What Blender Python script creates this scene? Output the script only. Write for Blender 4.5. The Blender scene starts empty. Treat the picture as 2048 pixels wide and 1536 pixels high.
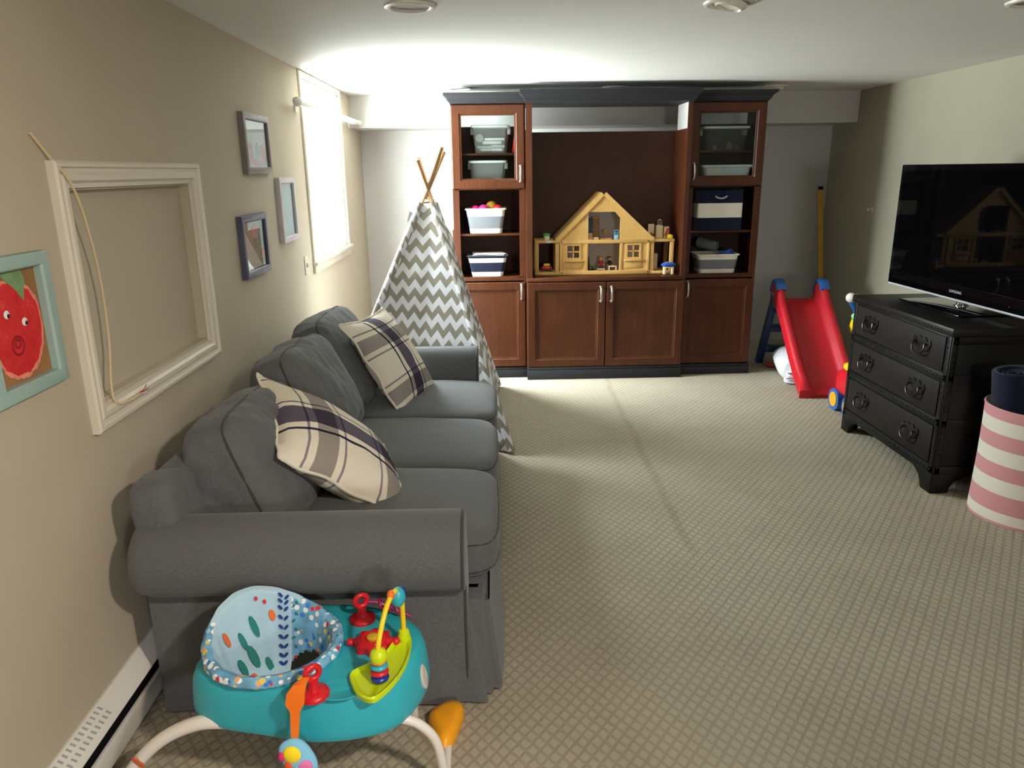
import bpy, bmesh, math, random
from math import sin, cos, pi, radians, sqrt
from mathutils import Vector, Matrix, noise

# ------------------------------------------------------------------ camera, light, exposure
SC = bpy.context.scene
COL = SC.collection


def lin(r, g, b):
    def f(c):
        c /= 255.0
        return c / 12.92 if c <= 0.04045 else ((c + 0.055) / 1.055) ** 2.4
    return (f(r), f(g), f(b), 1.0)


CAM_H = 1.60
PITCH, YAW, ROLL = radians(16.0), radians(1.24), radians(0.73)
_fw = Vector((sin(YAW) * cos(PITCH), cos(YAW) * cos(PITCH), -sin(PITCH)))
_rt = Vector((cos(YAW), -sin(YAW), 0))
_up = _rt.cross(_fw)
_r2 = _rt * cos(ROLL) - _up * sin(ROLL)
_u2 = _rt * sin(ROLL) + _up * cos(ROLL)
cam_data = bpy.data.cameras.new('camera')
cam_data.sensor_fit = 'HORIZONTAL'
cam_data.sensor_width = 36.0
cam_data.lens = 36.0 * 1490.0 / 2048.0
cam_data.clip_start = 0.02
cam = bpy.data.objects.new('camera', cam_data)
COL.objects.link(cam)
_m = Matrix((_r2, _u2, -_fw)).transposed().to_4x4()
cam.matrix_world = Matrix.Translation((0, 0, CAM_H)) @ _m
SC.camera = cam

world = bpy.data.worlds.new('daylight')
SC.world = world
world.use_nodes = True
_bg = world.node_tree.nodes['Background']
_bg.inputs['Strength'].default_value = 150.0         # bright overcast daylight outside the window
_nt = world.node_tree
_tc = _nt.nodes.new('ShaderNodeTexCoord')
_sx = _nt.nodes.new('ShaderNodeSeparateXYZ')
_mr = _nt.nodes.new('ShaderNodeMapRange')
_mr.inputs['From Min'].default_value = -1.0
_cr = _nt.nodes.new('ShaderNodeValToRGB')
_e = _cr.color_ramp.elements
_e[0].position, _e[0].color = 0.0, (0.62, 0.62, 0.60, 1)      # pale ground outside
_e[1].position, _e[1].color = 1.0, (0.95, 0.97, 1.0, 1)       # overcast sky, brightest overhead
for _p, _c in ((0.42, (0.42, 0.42, 0.41, 1)), (0.5, (0.27, 0.275, 0.28, 1)), (0.62, (0.40, 0.41, 0.42, 1))):
    _n = _e.new(_p)
    _n.color = _c
_nt.links.new(_tc.outputs['Generated'], _sx.inputs[0])
_nt.links.new(_sx.outputs[2], _mr.inputs['Value'])
_nt.links.new(_mr.outputs[0], _cr.inputs[0])
_nt.links.new(_cr.outputs[0], _bg.inputs['Color'])

SC.view_settings.view_transform = 'Standard'
SC.view_settings.look = 'None'
SC.view_settings.gamma = 1.0
SC.view_settings.use_curve_mapping = False
SC.view_settings.exposure = 0.55
SC.cycles.use_denoising = True
SC.cycles.max_bounces = 12
SC.cycles.diffuse_bounces = 7
SC.cycles.glossy_bounces = 4
SC.cycles.transparent_max_bounces = 12
SC.cycles.sample_clamp_indirect = 6.0

FX0, FX1, FZ0, FZ1 = 1.2, 1.7, 1.35, 1.8             # unseen opening added behind the photographer to let in fill light
XL, XR, YF, YB, ZC = -1.16, 3.05, -2.6, 6.97, 2.20   # the room
WY0, WY1, WZ0, WZ1 = 4.87, 6.03, 1.05, 2.16           # window opening in the left wall

# portal that guides daylight through the window
_pl = bpy.data.lights.new('daylight_portal', 'AREA')
_pl.shape = 'RECTANGLE'
_pl.size, _pl.size_y = WY1 - WY0, WZ1 - WZ0
_pl.cycles.is_portal = True
_po = bpy.data.objects.new('daylight_portal', _pl)
COL.objects.link(_po)
_po.location = (XL - 0.05, (WY0 + WY1) / 2, (WZ0 + WZ1) / 2)
_po.rotation_euler = (Vector((1, 0, 0))).to_track_quat('-Z', 'Z').to_euler()


_pl2 = bpy.data.lights.new('daylight_portal', 'AREA')  # guides fill daylight through the added opening in the front wall
_pl2.shape = 'RECTANGLE'
_pl2.size, _pl2.size_y = FX1 - FX0, FZ1 - FZ0
_pl2.cycles.is_portal = True
_po2 = bpy.data.objects.new('daylight_portal', _pl2)
COL.objects.link(_po2)
_po2.location = ((FX0 + FX1) / 2, YF - 0.16, (FZ0 + FZ1) / 2)
_po2.rotation_euler = (Vector((0, 1, 0))).to_track_quat('-Z', 'Z').to_euler()


def spot(name, loc, target, power, color, angle, blend, radius):
    l = bpy.data.lights.new(name, 'SPOT')
    l.energy = power
    l.color = color
    l.spot_size = radians(angle)
    l.spot_blend = blend
    l.shadow_soft_size = radius
    o = bpy.data.objects.new(name, l)
    COL.objects.link(o)
    o.location = loc
    o.rotation_euler = (Vector(target) - Vector(loc)).to_track_quat('-Z', 'Y').to_euler()
    return o


# the recessed ceiling lights of the row over the photographer's head are lit (warm)
WARM = (1.0, 0.86, 0.72)
spot('ceiling_lamp_glow', (0.92, 0.10, 2.185), (-1.16, 1.10, 0.40), 190, WARM, 96, 0.9, 0.08)
spot('ceiling_lamp_glow', (-0.28, 0.10, 2.185), (-0.28, 0.60, 0.0), 8, WARM, 150, 0.7, 0.05)
spot('ceiling_lamp_glow', (2.05, 0.10, 2.185), (2.05, 0.60, 0.0), 5, WARM, 150, 0.7, 0.05)

# ------------------------------------------------------------------ helpers: mesh building


class B:
    """collects shapes into one bmesh (world coordinates)"""

    def __init__(s):
        s.bm = bmesh.new()
        s.uv = s.bm.loops.layers.uv.new('UVMap')

    def _merge(s, b2, M=None, mi=0):
        if M is not None:
            bmesh.ops.transform(b2, matrix=M, verts=b2.verts)
        vm = {v: s.bm.verts.new(v.co) for v in b2.verts}
        for f in b2.faces:
            try:
                nf = s.bm.faces.new([vm[v] for v in f.verts])
                nf.material_index = mi
            except ValueError:
                pass
        b2.free()

    def box(s, x0, x1, y0, y1, z0, z1, bev=0.0, mi=0, M=None, seg=2):
        b2 = bmesh.new()
        bmesh.ops.create_cube(b2, size=1.0)
        for v in b2.verts:
            v.co = Vector(((x0 + x1) / 2 + v.co.x * (x1 - x0), (y0 + y1) / 2 + v.co.y * (y1 - y0), (z0 + z1) / 2 + v.co.z * (z1 - z0)))
        if bev > 0:
            bev = min(bev, 0.45 * min(abs(x1 - x0), abs(y1 - y0), abs(z1 - z0)))
            bmesh.ops.bevel(b2, geom=list(b2.edges), offset=bev, segments=seg, affect='EDGES', profile=0.5)
        s._merge(b2, M, mi)
        return s

    def prism(s, pts, t0, t1, M=None, mi=0, bev=0.0):
        """polygon in local XY extruded along local Z from t0 to t1"""
        b2 = bmesh.new()
        a = [b2.verts.new((p[0], p[1], t0)) for p in pts]
        b = [b2.verts.new((p[0], p[1], t1)) for p in pts]
        n = len(pts)
        b2.faces.new(list(reversed(a)))
        b2.faces.new(b)
        for i in range(n):
            b2.faces.new([a[i], a[(i + 1) % n], b[(i + 1) % n], b[i]])
        bmesh.ops.recalc_face_normals(b2, faces=b2.faces)
        if bev > 0:
            es = [e for e in b2.edges if abs(e.verts[0].co.z - e.verts[1].co.z) < 1e-6]
            bmesh.ops.bevel(b2, geom=es, offset=bev, segments=2, affect='EDGES', profile=0.5)
        s._merge(b2, M, mi)
        return s

    def loft(s, rings, cap0=True, cap1=True, closed=True, mis=None, M=None, uvs=None):
        rows = []
        for r in rings:
            rows.append([s.bm.verts.new(M @ Vector(p) if M is not None else Vector(p)) for p in r])
        n = len(rows[0])
        for i in range(len(rows) - 1):
            for j in range(n if closed else n - 1):
                k = (j + 1) % n
                try:
                    f = s.bm.faces.new([rows[i][j], rows[i][k], rows[i + 1][k], rows[i + 1][j]])
                except ValueError:
                    continue
                if mis:
                    f.material_index = mis[i]
                if uvs:
                    for lp, (a, b) in zip(f.loops, ((i, j), (i, j + 1), (i + 1, j + 1), (i + 1, j))):
                        lp[s.uv].uv = uvs(a, b)
        if closed and cap0:
            f = s.bm.faces.new(list(reversed(rows[0])))
            if mis:
                f.material_index = mis[0]
        if closed and cap1:
            f = s.bm.faces.new(rows[-1])
            if mis:
                f.material_index = mis[-1]
        return s

    def lathe(s, prof, M=None, n=28, mis=None, caps=True):
        rings = [[(r * cos(2 * pi * j / n), r * sin(2 * pi * j / n), z) for j in range(n)] for r, z in prof]
        return s.loft(rings, caps, caps, True, mis, M)

    def cyl(s, p0, p1, r0, r1=None, n=16, mi=0):
        r1 = r0 if r1 is None else r1
        p0, p1 = Vector(p0), Vector(p1)
        q = (p1 - p0).to_track_quat('Z', 'X').to_matrix().to_4x4()
        M = Matrix.Translation(p0) @ q
        L = (p1 - p0).length
        rings = [[(r * cos(2 * pi * j / n), r * sin(2 * pi * j / n), z) for j in range(n)] for r, z in ((r0, 0), (r1, L))]
        return s.loft(rings, True, True, True, [mi], M)

    def tube(s, pts, r, n=10, sub=6, mi=0, closed=False):
        """smooth tube through the points (Catmull-Rom)"""
        P = [Vector(p) for p in pts]
        path = []
        N = len(P)
        if closed:
            segs = range(N)
            g = lambda i: P[i % N]
        else:
            segs = range(N - 1)
            g = lambda i: P[max(0, min(N - 1, i))]
        for i in segs:
            a, b, c, d = g(i - 1), g(i), g(i + 1), g(i + 2)
            for k in range(sub):
                t = k / sub
                path.append(0.5 * ((2 * b) + (c - a) * t + (2 * a - 5 * b + 4 * c - d) * t * t + (-a + 3 * b - 3 * c + d) * t ** 3))
        if not closed:
            path.append(P[-1])
        rings = []
        m = len(path)
        up = Vector((0, 0, 1))
        pn = None
        for i, p in enumerate(path):
            if closed:
                t = path[(i + 1) % m] - path[(i - 1) % m]
            else:
                t = path[min(m - 1, i + 1)] - path[max(0, i - 1)]
            if t.length < 1e-9:
                t = Vector((0, 0, 1))
            t.normalize()
            if pn is None:
                a = up if abs(t.dot(up)) < 0.9 else Vector((1, 0, 0))
                pn = (a - t * a.dot(t)).normalized()
            else:
                pn = (pn - t * pn.dot(t)).normalized()
            bn = t.cross(pn)
            rr = r(i / max(1, m - 1)) if callable(r) else r
            rings.append([p + (pn * cos(2 * pi * j / n) + bn * sin(2 * pi * j / n)) * rr for j in range(n)])
        if closed:
            rings.append(rings[0])
            rows = [[s.bm.verts.new(q) for q in rg] for rg in rings[:-1]]
            for i in range(len(rows)):
                A, C = rows[i], rows[(i + 1) % len(rows)]
                for j in range(n):
                    f = s.bm.faces.new([A[j], A[(j + 1) % n], C[(j + 1) % n], C[j]])
                    f.material_index = mi
        else:
            s.loft(rings, True, True, True, [mi] * (len(rings) - 1))
        return s

    def ball(s, c, rx, ry=None, rz=None, M=None, n=16, mi=0):
        ry = rx if ry is None else ry
        rz = rx if rz is None else rz
        b2 = bmesh.new()
        bmesh.ops.create_uvsphere(b2, u_segments=n, v_segments=max(8, n // 2 + 2), radius=1.0)
        for v in b2.verts:
            v.co = Vector((v.co.x * rx, v.co.y * ry, v.co.z * rz))
        T = Matrix.Translation(c)
        s._merge(b2, T @ M if M is not None else T, mi)
        return s

    def torus(s, c, R, r, M=None, n=28, m=10, mi=0):
        T = Matrix.Translation(c)
        if M is not None:
            T = T @ M
        rows = []
        for i in range(n):
            a = 2 * pi * i / n
            rows.append([s.bm.verts.new(T @ Vector(((R + r * cos(2 * pi * j / m)) * cos(a), (R + r * cos(2 * pi * j / m)) * sin(a), r * sin(2 * pi * j / m)))) for j in range(m)])
        for i in range(n):
            A, C = rows[i], rows[(i + 1) % n]
            for j in range(m):
                f = s.bm.faces.new([A[j], C[j], C[(j + 1) % m], A[(j + 1) % m]])
                f.material_index = mi
        return s

    def frame(s, w, h, prof, M, mi=0):
        """closed profile [(inward, height)...] swept round a rectangle w x h centred on M's XY plane"""
        cs = [(-1, -1), (1, -1), (1, 1), (-1, 1)]
        rows = [[s.bm.verts.new(M @ Vector((cx * (w / 2 - d), cy * (h / 2 - d), t))) for d, t in prof] for cx, cy in cs]
        n = len(prof)
        for i in range(4):
            A, C = rows[i], rows[(i + 1) % 4]
            for j in range(n):
                k = (j + 1) % n
                f = s.bm.faces.new([A[j], C[j], C[k], A[k]])
                f.material_index = mi
        return s

    def cushion(s, M, hx, hy, hz, k=6.0, bulge=(0, 0, 0), n=14, nz=0.0, ns=5.0, seed=0.0, taper=0.0):
        """soft rounded block"""
        b2 = bmesh.new()
        bmesh.ops.create_cube(b2, size=2.0)
        bmesh.ops.subdivide_edges(b2, edges=list(b2.edges), cuts=n, use_grid_fill=True)
        for v in b2.verts:
            v.co = cush_pt(v.co, hx, hy, hz, k, bulge, taper)
            if nz:
                w = M @ v.co
                d = rumple(w, ns, nz, seed)
                v.co += v.co.normalized() * d
        s._merge(b2, M)
        return s


def rumple(w, ns, nz, seed):
    return (noise.noise(Vector((w.x * ns + seed, w.y * ns, w.z * ns))) * nz + noise.noise(Vector((w.x * ns * 2.7 + seed, w.y * ns * 2.7, w.z * ns * 2.7))) * nz * 0.45
            + noise.noise(Vector((w.x * ns * 1.8 + seed, w.y * ns * 7.5, w.z * ns * 2.5))) * nz * 0.42)


def cush_pt(p, hx, hy, hz, k, bulge, taper=0.0):
    p = Vector(p)
    d = (abs(p.x) ** k + abs(p.y) ** k + abs(p.z) ** k) ** (1.0 / k)
    q = p / d
    x = q.x * (1 + bulge[0] * max(0, 1 - q.y * q.y) * max(0, 1 - q.z * q.z))
    y = q.y * (1 + bulge[1] * max(0, 1 - q.x * q.x) * max(0, 1 - q.z * q.z))
    z = q.z * (1 + bulge[2] * max(0, 1 - q.x * q.x) * max(0, 1 - q.y * q.y))
    return Vector((x * hx * (1 - taper * z), y * hy, z * hz))


def thing(name, label, cat, loc=(0, 0, 0), rz=0.0, group=None):
    o = bpy.data.objects.new(name, None)
    o.empty_display_size = 0.05
    COL.objects.link(o)
    o.location = loc
    o.rotation_euler = (0, 0, rz)
    tag(o, label, cat, group)
    return o


def tag(o, label=None, cat=None, group=None, kind=None):
    if label:
        o['label'] = label
    if cat:
        o['category'] = cat
    if group:
        o['group'] = group
    if kind:
        o['kind'] = kind
    return o


def wm(o):
    M = Matrix.Translation(o.location) @ o.rotation_euler.to_matrix().to_4x4()
    return wm(o.parent) @ M if o.parent else M


def put(name, b, mats, parent=None, smooth=40, label=None, local=False, recalc=True):
    """one mesh object; coordinates in b are world ones (or the parent's when local)"""
    if recalc:
        bmesh.ops.recalc_face_normals(b.bm, faces=b.bm.faces)
    me = bpy.data.meshes.new(name)
    b.bm.to_mesh(me)
    b.bm.free()
    if parent is not None and not local:
        me.transform(wm(parent).inverted())
    for m in (mats if isinstance(mats, (list, tuple)) else [mats]):
        me.materials.append(m)
    if smooth:
        me.shade_smooth()
        me.set_sharp_from_angle(angle=radians(smooth))
    o = bpy.data.objects.new(name, me)
    COL.objects.link(o)
    if parent is not None:
        o.parent = parent
    if label:
        o['label'] = label
    return o


def single(name, b, mats, label, cat, group=None, smooth=40, base=None):
    """a thing that is one mesh, its origin at its base"""
    bmesh.ops.recalc_face_normals(b.bm, faces=b.bm.faces)
    if base is None:
        xs = [v.co.x for v in b.bm.verts]
        ys = [v.co.y for v in b.bm.verts]
        zs = [v.co.z for v in b.bm.verts]
        base = ((min(xs) + max(xs)) / 2, (min(ys) + max(ys)) / 2, min(zs))
    bmesh.ops.translate(b.bm, verts=b.bm.verts, vec=-Vector(base))
    o = put(name, b, mats, None, smooth, recalc=False)
    o.location = base
    return tag(o, label, cat, group)


def struct(name, b, mats, parent=None, smooth=0, label=None):
    o = put(name, b, mats, parent, smooth)
    if parent is None:
        o['kind'] = 'structure'
        if label:
            o['label'] = label
    return o


def plane_m(origin, X, Y):
    X, Y = Vector(X), Vector(Y)
    Z = X.cross(Y)
    M = Matrix((X, Y, Z)).transposed().to_4x4()
    return Matrix.Translation(origin) @ M


def on_left(y, z, x=XL):      # local x = +Y, y = up, z = into the room
    return plane_m((x, y, z), (0, 1, 0), (0, 0, 1))


def on_front(x, y, z):        # faces the camera (-Y)
    return plane_m((x, y, z), (1, 0, 0), (0, 0, 1))


def on_west(x, y, z):         # faces -X
    return plane_m((x, y, z), (0, -1, 0), (0, 0, 1))


def rrect(w, d, r, n=5):
    pts = []
    for cx, cy, a0 in ((w / 2 - r, d / 2 - r, 0), (-w / 2 + r, d / 2 - r, pi / 2), (-w / 2 + r, -d / 2 + r, pi), (w / 2 - r, -d / 2 + r, 3 * pi / 2)):
        for i in range(n + 1):
            a = a0 + (pi / 2) * i / n
            pts.append((cx + r * cos(a), cy + r * sin(a)))
    return pts


# ------------------------------------------------------------------ materials
class N:
    """small node helper"""

    def __init__(s, name, rough=0.6, spec=0.35, metal=0.0):
        s.m = bpy.data.materials.new(name)
        s.m.use_nodes = True
        s.t = s.m.node_tree
        s.p = s.t.nodes['Principled BSDF']
        s.p.inputs['Roughness'].default_value = rough
        s.p.inputs['Specular IOR Level'].default_value = spec
        s.p.inputs['Metallic'].default_value = metal

    def n(s, kind, **kw):
        nd = s.t.nodes.new(kind)
        for k, v in kw.items():
            setattr(nd, k, v)
        return nd

    def l(s, a, b):
        s.t.links.new(a, b)

    def coord(s, which='Object'):
        return s.n('ShaderNodeTexCoord').outputs[which]

    def mapping(s, src, scale=(1, 1, 1), rot=(0, 0, 0), loc=(0, 0, 0)):
        m = s.n('ShaderNodeMapping')
        m.inputs['Scale'].default_value = scale
        m.inputs['Rotation'].default_value = rot
        m.inputs['Location'].default_value = loc
        s.l(src, m.inputs['Vector'])
        return m.outputs[0]

    def noise(s, vec, scale, detail=3.0, rough=0.55):
        x = s.n('ShaderNodeTexNoise')
        x.inputs['Scale'].default_value = scale
        x.inputs['Detail'].default_value = detail
        x.inputs['Roughness'].default_value = rough
        s.l(vec, x.inputs['Vector'])
        return x.outputs[0]

    def ramp(s, fac, stops, interp='LINEAR'):
        r = s.n('ShaderNodeValToRGB')
        r.color_ramp.interpolation = interp
        e = r.color_ramp.elements
        while len(e) > 1:
            e.remove(e[-1])
        e[0].position, e[0].color = stops[0]
        for p, c in stops[1:]:
            x = e.new(p)
            x.color = c
        s.l(fac, r.inputs[0])
        return r.outputs[0]

    def math(s, op, a, b=None, c=None):
        x = s.n('ShaderNodeMath', operation=op)
        for i, v in enumerate((a, b, c)):
            if v is None:
                continue
            if isinstance(v, (int, float)):
                x.inputs[i].default_value = v
            else:
                s.l(v, x.inputs[i])
        return x.outputs[0]

    def mix(s, fac, a, b, blend='MIX'):
        x = s.n('ShaderNodeMix', data_type='RGBA', blend_type=blend)
        for i, v in ((0, fac), (6, a), (7, b)):
            if isinstance(v, (int, float)):
                x.inputs[i].default_value = v
            elif isinstance(v, tuple):
                x.inputs[i].default_value = v
            else:
                s.l(v, x.inputs[i])
        return x.outputs[2]

    def sep(s, vec):
        x = s.n('ShaderNodeSeparateXYZ')
        s.l(vec, x.inputs[0])
        return x.outputs

    def color(s, c):
        if isinstance(c, tuple):
            s.p.inputs['Base Color'].default_value = c
        else:
            s.l(c, s.p.inputs['Base Color'])
        return s

    def bump(s, h, strength=0.3, dist=0.002):
        b = s.n('ShaderNodeBump')
        b.inputs['Strength'].default_value = strength
        b.inputs['Distance'].default_value = dist
        s.l(h, b.inputs['Height'])
        s.l(b.outputs[0], s.p.inputs['Normal'])
        return s


def paint(name, rgb, rough=0.75, spec=0.3, var=0.04, scale=6.0, bump=0.08):
    """matt painted or moulded surface with a faint mottle"""
    k = N(name, rough, spec)
    c = lin(*rgb)
    v = k.coord()
    f = k.noise(v, scale, 4)
    lo = tuple(x * (1 - var) for x in c[:3]) + (1,)
    hi = tuple(min(1, x * (1 + var)) for x in c[:3]) + (1,)
    k.color(k.ramp(f, [(0.3, lo), (0.7, hi)]))
    if bump:
        k.bump(k.noise(v, 220, 2), bump, 0.001)
    return k.m


def plastic(name, rgb, rough=0.35, spec=0.5):
    return paint(name, rgb, rough, spec, 0.03, 9.0, 0.03)


def wood(name, dark, light, rough=0.4, spec=0.4, scale=(34, 34, 2.2), coat=0.0):
    k = N(name, rough, spec)
    v = k.mapping(k.coord(), scale)
    f = k.noise(v, 1.6, 6, 0.62)
    g = k.noise(k.coord(), 5.0, 2)
    f2 = k.math('ADD', k.math('MULTIPLY', f, 0.7), k.math('MULTIPLY', g, 0.3))
    k.color(k.ramp(f2, [(0.32, lin(*dark)), (0.68, lin(*light))]))
    k.bump(f, 0.06, 0.001)
    if coat:
        k.p.inputs['Coat Weight'].default_value = coat
        k.p.inputs['Coat Roughness'].default_value = 0.2
    return k.m


def cloth(name, rgb, var=0.16, rough=0.92, weave=900.0, soft=7.0, sheen=0.15):
    k = N(name, rough, 0.15)
    c = lin(*rgb)
    v = k.coord()
    a = k.noise(k.mapping(v, (weave, weave * 0.13, weave)), 1.0, 2)
    b = k.noise(k.mapping(v, (weave * 0.13, weave, weave * 0.13)), 1.0, 2)
    f = k.math('MULTIPLY', k.math('ADD', a, b), 0.5)
    lo = tuple(x * (1 - var) for x in c[:3]) + (1,)
    hi = tuple(min(1, x * (1 + var)) for x in c[:3]) + (1,)
    k.color(k.ramp(f, [(0.35, lo), (0.65, hi)]))
    h = k.math('ADD', k.math('MULTIPLY', f, 0.25), k.noise(v, soft, 3))
    k.bump(h, 0.25, 0.006)
    k.p.inputs['Sheen Weight'].default_value = sheen
    return k.m


def metal(name, rgb, rough=0.25):
    k = N(name, rough, 0.5, 1.0)
    c = lin(*rgb)
    f = k.noise(k.coord(), 40, 2)
    k.color(k.ramp(f, [(0.3, tuple(x * 0.94 for x in c[:3]) + (1,)), (0.7, c)]))
    return k.m


def clear_glass(name, tint=(235, 240, 240), gloss=0.06, rough=0.02):
    k = N(name)
    t = k.n('ShaderNodeBsdfTransparent')
    t.inputs[0].default_value = lin(*tint)
    g = k.n('ShaderNodeBsdfGlossy')
    g.inputs['Roughness'].default_value = rough
    lw = k.n('ShaderNodeLayerWeight')
    lw.inputs[0].default_value = 0.5
    fac = k.math('ADD', k.math('MULTIPLY', k.math('POWER', lw.outputs['Facing'], 5.0), 0.6), gloss * 0.4)
    mx = k.n('ShaderNodeMixShader')
    k.l(fac, mx.inputs[0])
    k.l(t.outputs[0], mx.inputs[1])
    k.l(g.outputs[0], mx.inputs[2])
    k.l(mx.outputs[0], k.t.nodes['Material Output'].inputs['Surface'])
    return k.m


def clear_plastic(name, tint, alpha=0.35):
    """thin translucent storage-box plastic"""
    k = N(name, 0.25, 0.5)
    k.color(lin(*tint))
    f = k.noise(k.coord(), 15, 2)
    a = k.math('ADD', k.math('MULTIPLY', f, 0.1), alpha - 0.05)
    k.l(a, k.p.inputs['Alpha'])
    return k.m


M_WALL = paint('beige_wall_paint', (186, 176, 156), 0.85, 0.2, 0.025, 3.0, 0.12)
M_WALLR = paint('darkened_beige_wall_paint', (154, 148, 130), 0.85, 0.2, 0.025, 3.0, 0.12)  # right wall's beige, darkened in the colour to offset strong window light
M_BACKWALL = paint('pale_grey_wall_paint', (194, 192, 189), 0.85, 0.2, 0.02, 3.0, 0.12)
M_CEIL = paint('white_ceiling_paint', (222, 221, 217), 0.9, 0.2, 0.012, 2.0, 0.1)
M_TRIM = paint('white_gloss_trim_paint', (214, 207, 191), 0.4, 0.4, 0.015, 6.0, 0.03)
M_WHITE = plastic('white_plastic', (228, 226, 220), 0.45)
M_PANEL = paint('beige_panel_paint', (182, 173, 153), 0.8, 0.2, 0.02, 3.0, 0.08)
M_CHERRY = wood('cherry_stained_wood', (60, 29, 12), (82, 43, 20), 0.42, 0.25)
M_CHERRYDARK = wood('dark_back_panel_wood', (58, 32, 20), (74, 42, 27), 0.6, 0.3, (60, 60, 3))
M_CHARCOAL = paint('charcoal_painted_wood', (38, 39, 42), 0.6, 0.25, 0.05, 12.0, 0.05)
M_PINE = wood('varnished_pine', (206, 160, 88), (226, 184, 112), 0.5, 0.35, (60, 60, 4))
M_PINEROOF = wood('darker_pine_roof', (170, 132, 76), (190, 152, 92), 0.55, 0.3, (60, 60, 4))  # darker tone of the pine for the roof panels
M_SOFA = cloth('dark_grey_sofa_linen', (95, 97, 98), 0.18)
M_PIPING = cloth('dark_grey_sofa_piping', (66, 66, 64), 0.1)
M_NICKEL = metal('brushed_nickel', (215, 210, 200), 0.28)
M_CHROME = metal('chrome', (225, 225, 228), 0.08)
M_BRONZE = metal('dark_bronze', (62, 60, 58), 0.35)
M_GLASS = clear_glass('clear_glass')
M_ESPRESSO = wood('espresso_stained_wood', (18, 14, 13), (25, 20, 17), 0.4, 0.3, (20, 3, 30))
M_LEATHER = paint('dark_brown_leather_panel', (31, 24, 21), 0.6, 0.2, 0.12, 20.0, 0.25)
M_BLACKWOOD = wood('blackened_wood', (11, 10, 9), (16, 14, 12), 0.45, 0.25, (20, 3, 30))
M_RED = plastic('red_plastic', (206, 26, 38), 0.32)
M_SLIDERED = plastic('deep_red_plastic', (182, 20, 34), 0.38)
M_BLUE = plastic('blue_plastic', (40, 96, 170), 0.38)
M_NAVYP = plastic('navy_plastic', (14, 36, 84), 0.45)
M_YELLOW = plastic('yellow_plastic', (238, 206, 24), 0.35)
M_LIME = plastic('lime_plastic', (196, 220, 22), 0.3)
M_TEAL = plastic('teal_plastic', (46, 170, 188), 0.34)
M_ORANGE = plastic('orange_plastic', (240, 112, 28), 0.4)
M_AMBER = plastic('amber_plastic', (244, 164, 20), 0.4)
M_GREEN = plastic('green_plastic', (74, 168, 62), 0.4)
M_BLACK = plastic('black_plastic', (12, 12, 13), 0.4)
M_GREYP = plastic('grey_plastic', (168, 170, 172), 0.5)
M_PINKP = plastic('pink_plastic', (232, 40, 130), 0.35)
M_BLUEBEAD = plastic('deep_blue_plastic', (24, 52, 150), 0.25)
M_SCREEN = N('black_screen_glass', 0.03, 0.08).color(lin(5, 5, 6)).m
M_WHITECLOTH = cloth('white_cloth', (216, 216, 220), 0.04, 0.9, 700)
M_NAVYCLOTH = cloth('navy_cloth', (22, 27, 48), 0.15, 0.9, 700)
M_GREYCLOTH = cloth('grey_canvas', (112, 115, 120), 0.08, 0.9, 700)
M_CREAM = cloth('cream_canvas', (226, 221, 206), 0.05, 0.9, 700)
M_BLUECLOTH = cloth('blue_cloth', (44, 84, 168), 0.12, 0.9, 700)
M_DOWEL = wood('raw_dowel_wood', (176, 130, 84), (202, 158, 110), 0.6, 0.25, (80, 80, 4))
M_SKIN = paint('doll_wood_tone', (222, 172, 130), 0.6, 0.3, 0.03)
M_DARKHOLE = paint('dark_interior', (14, 14, 14), 0.9, 0.1, 0.05, 10, 0)


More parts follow.
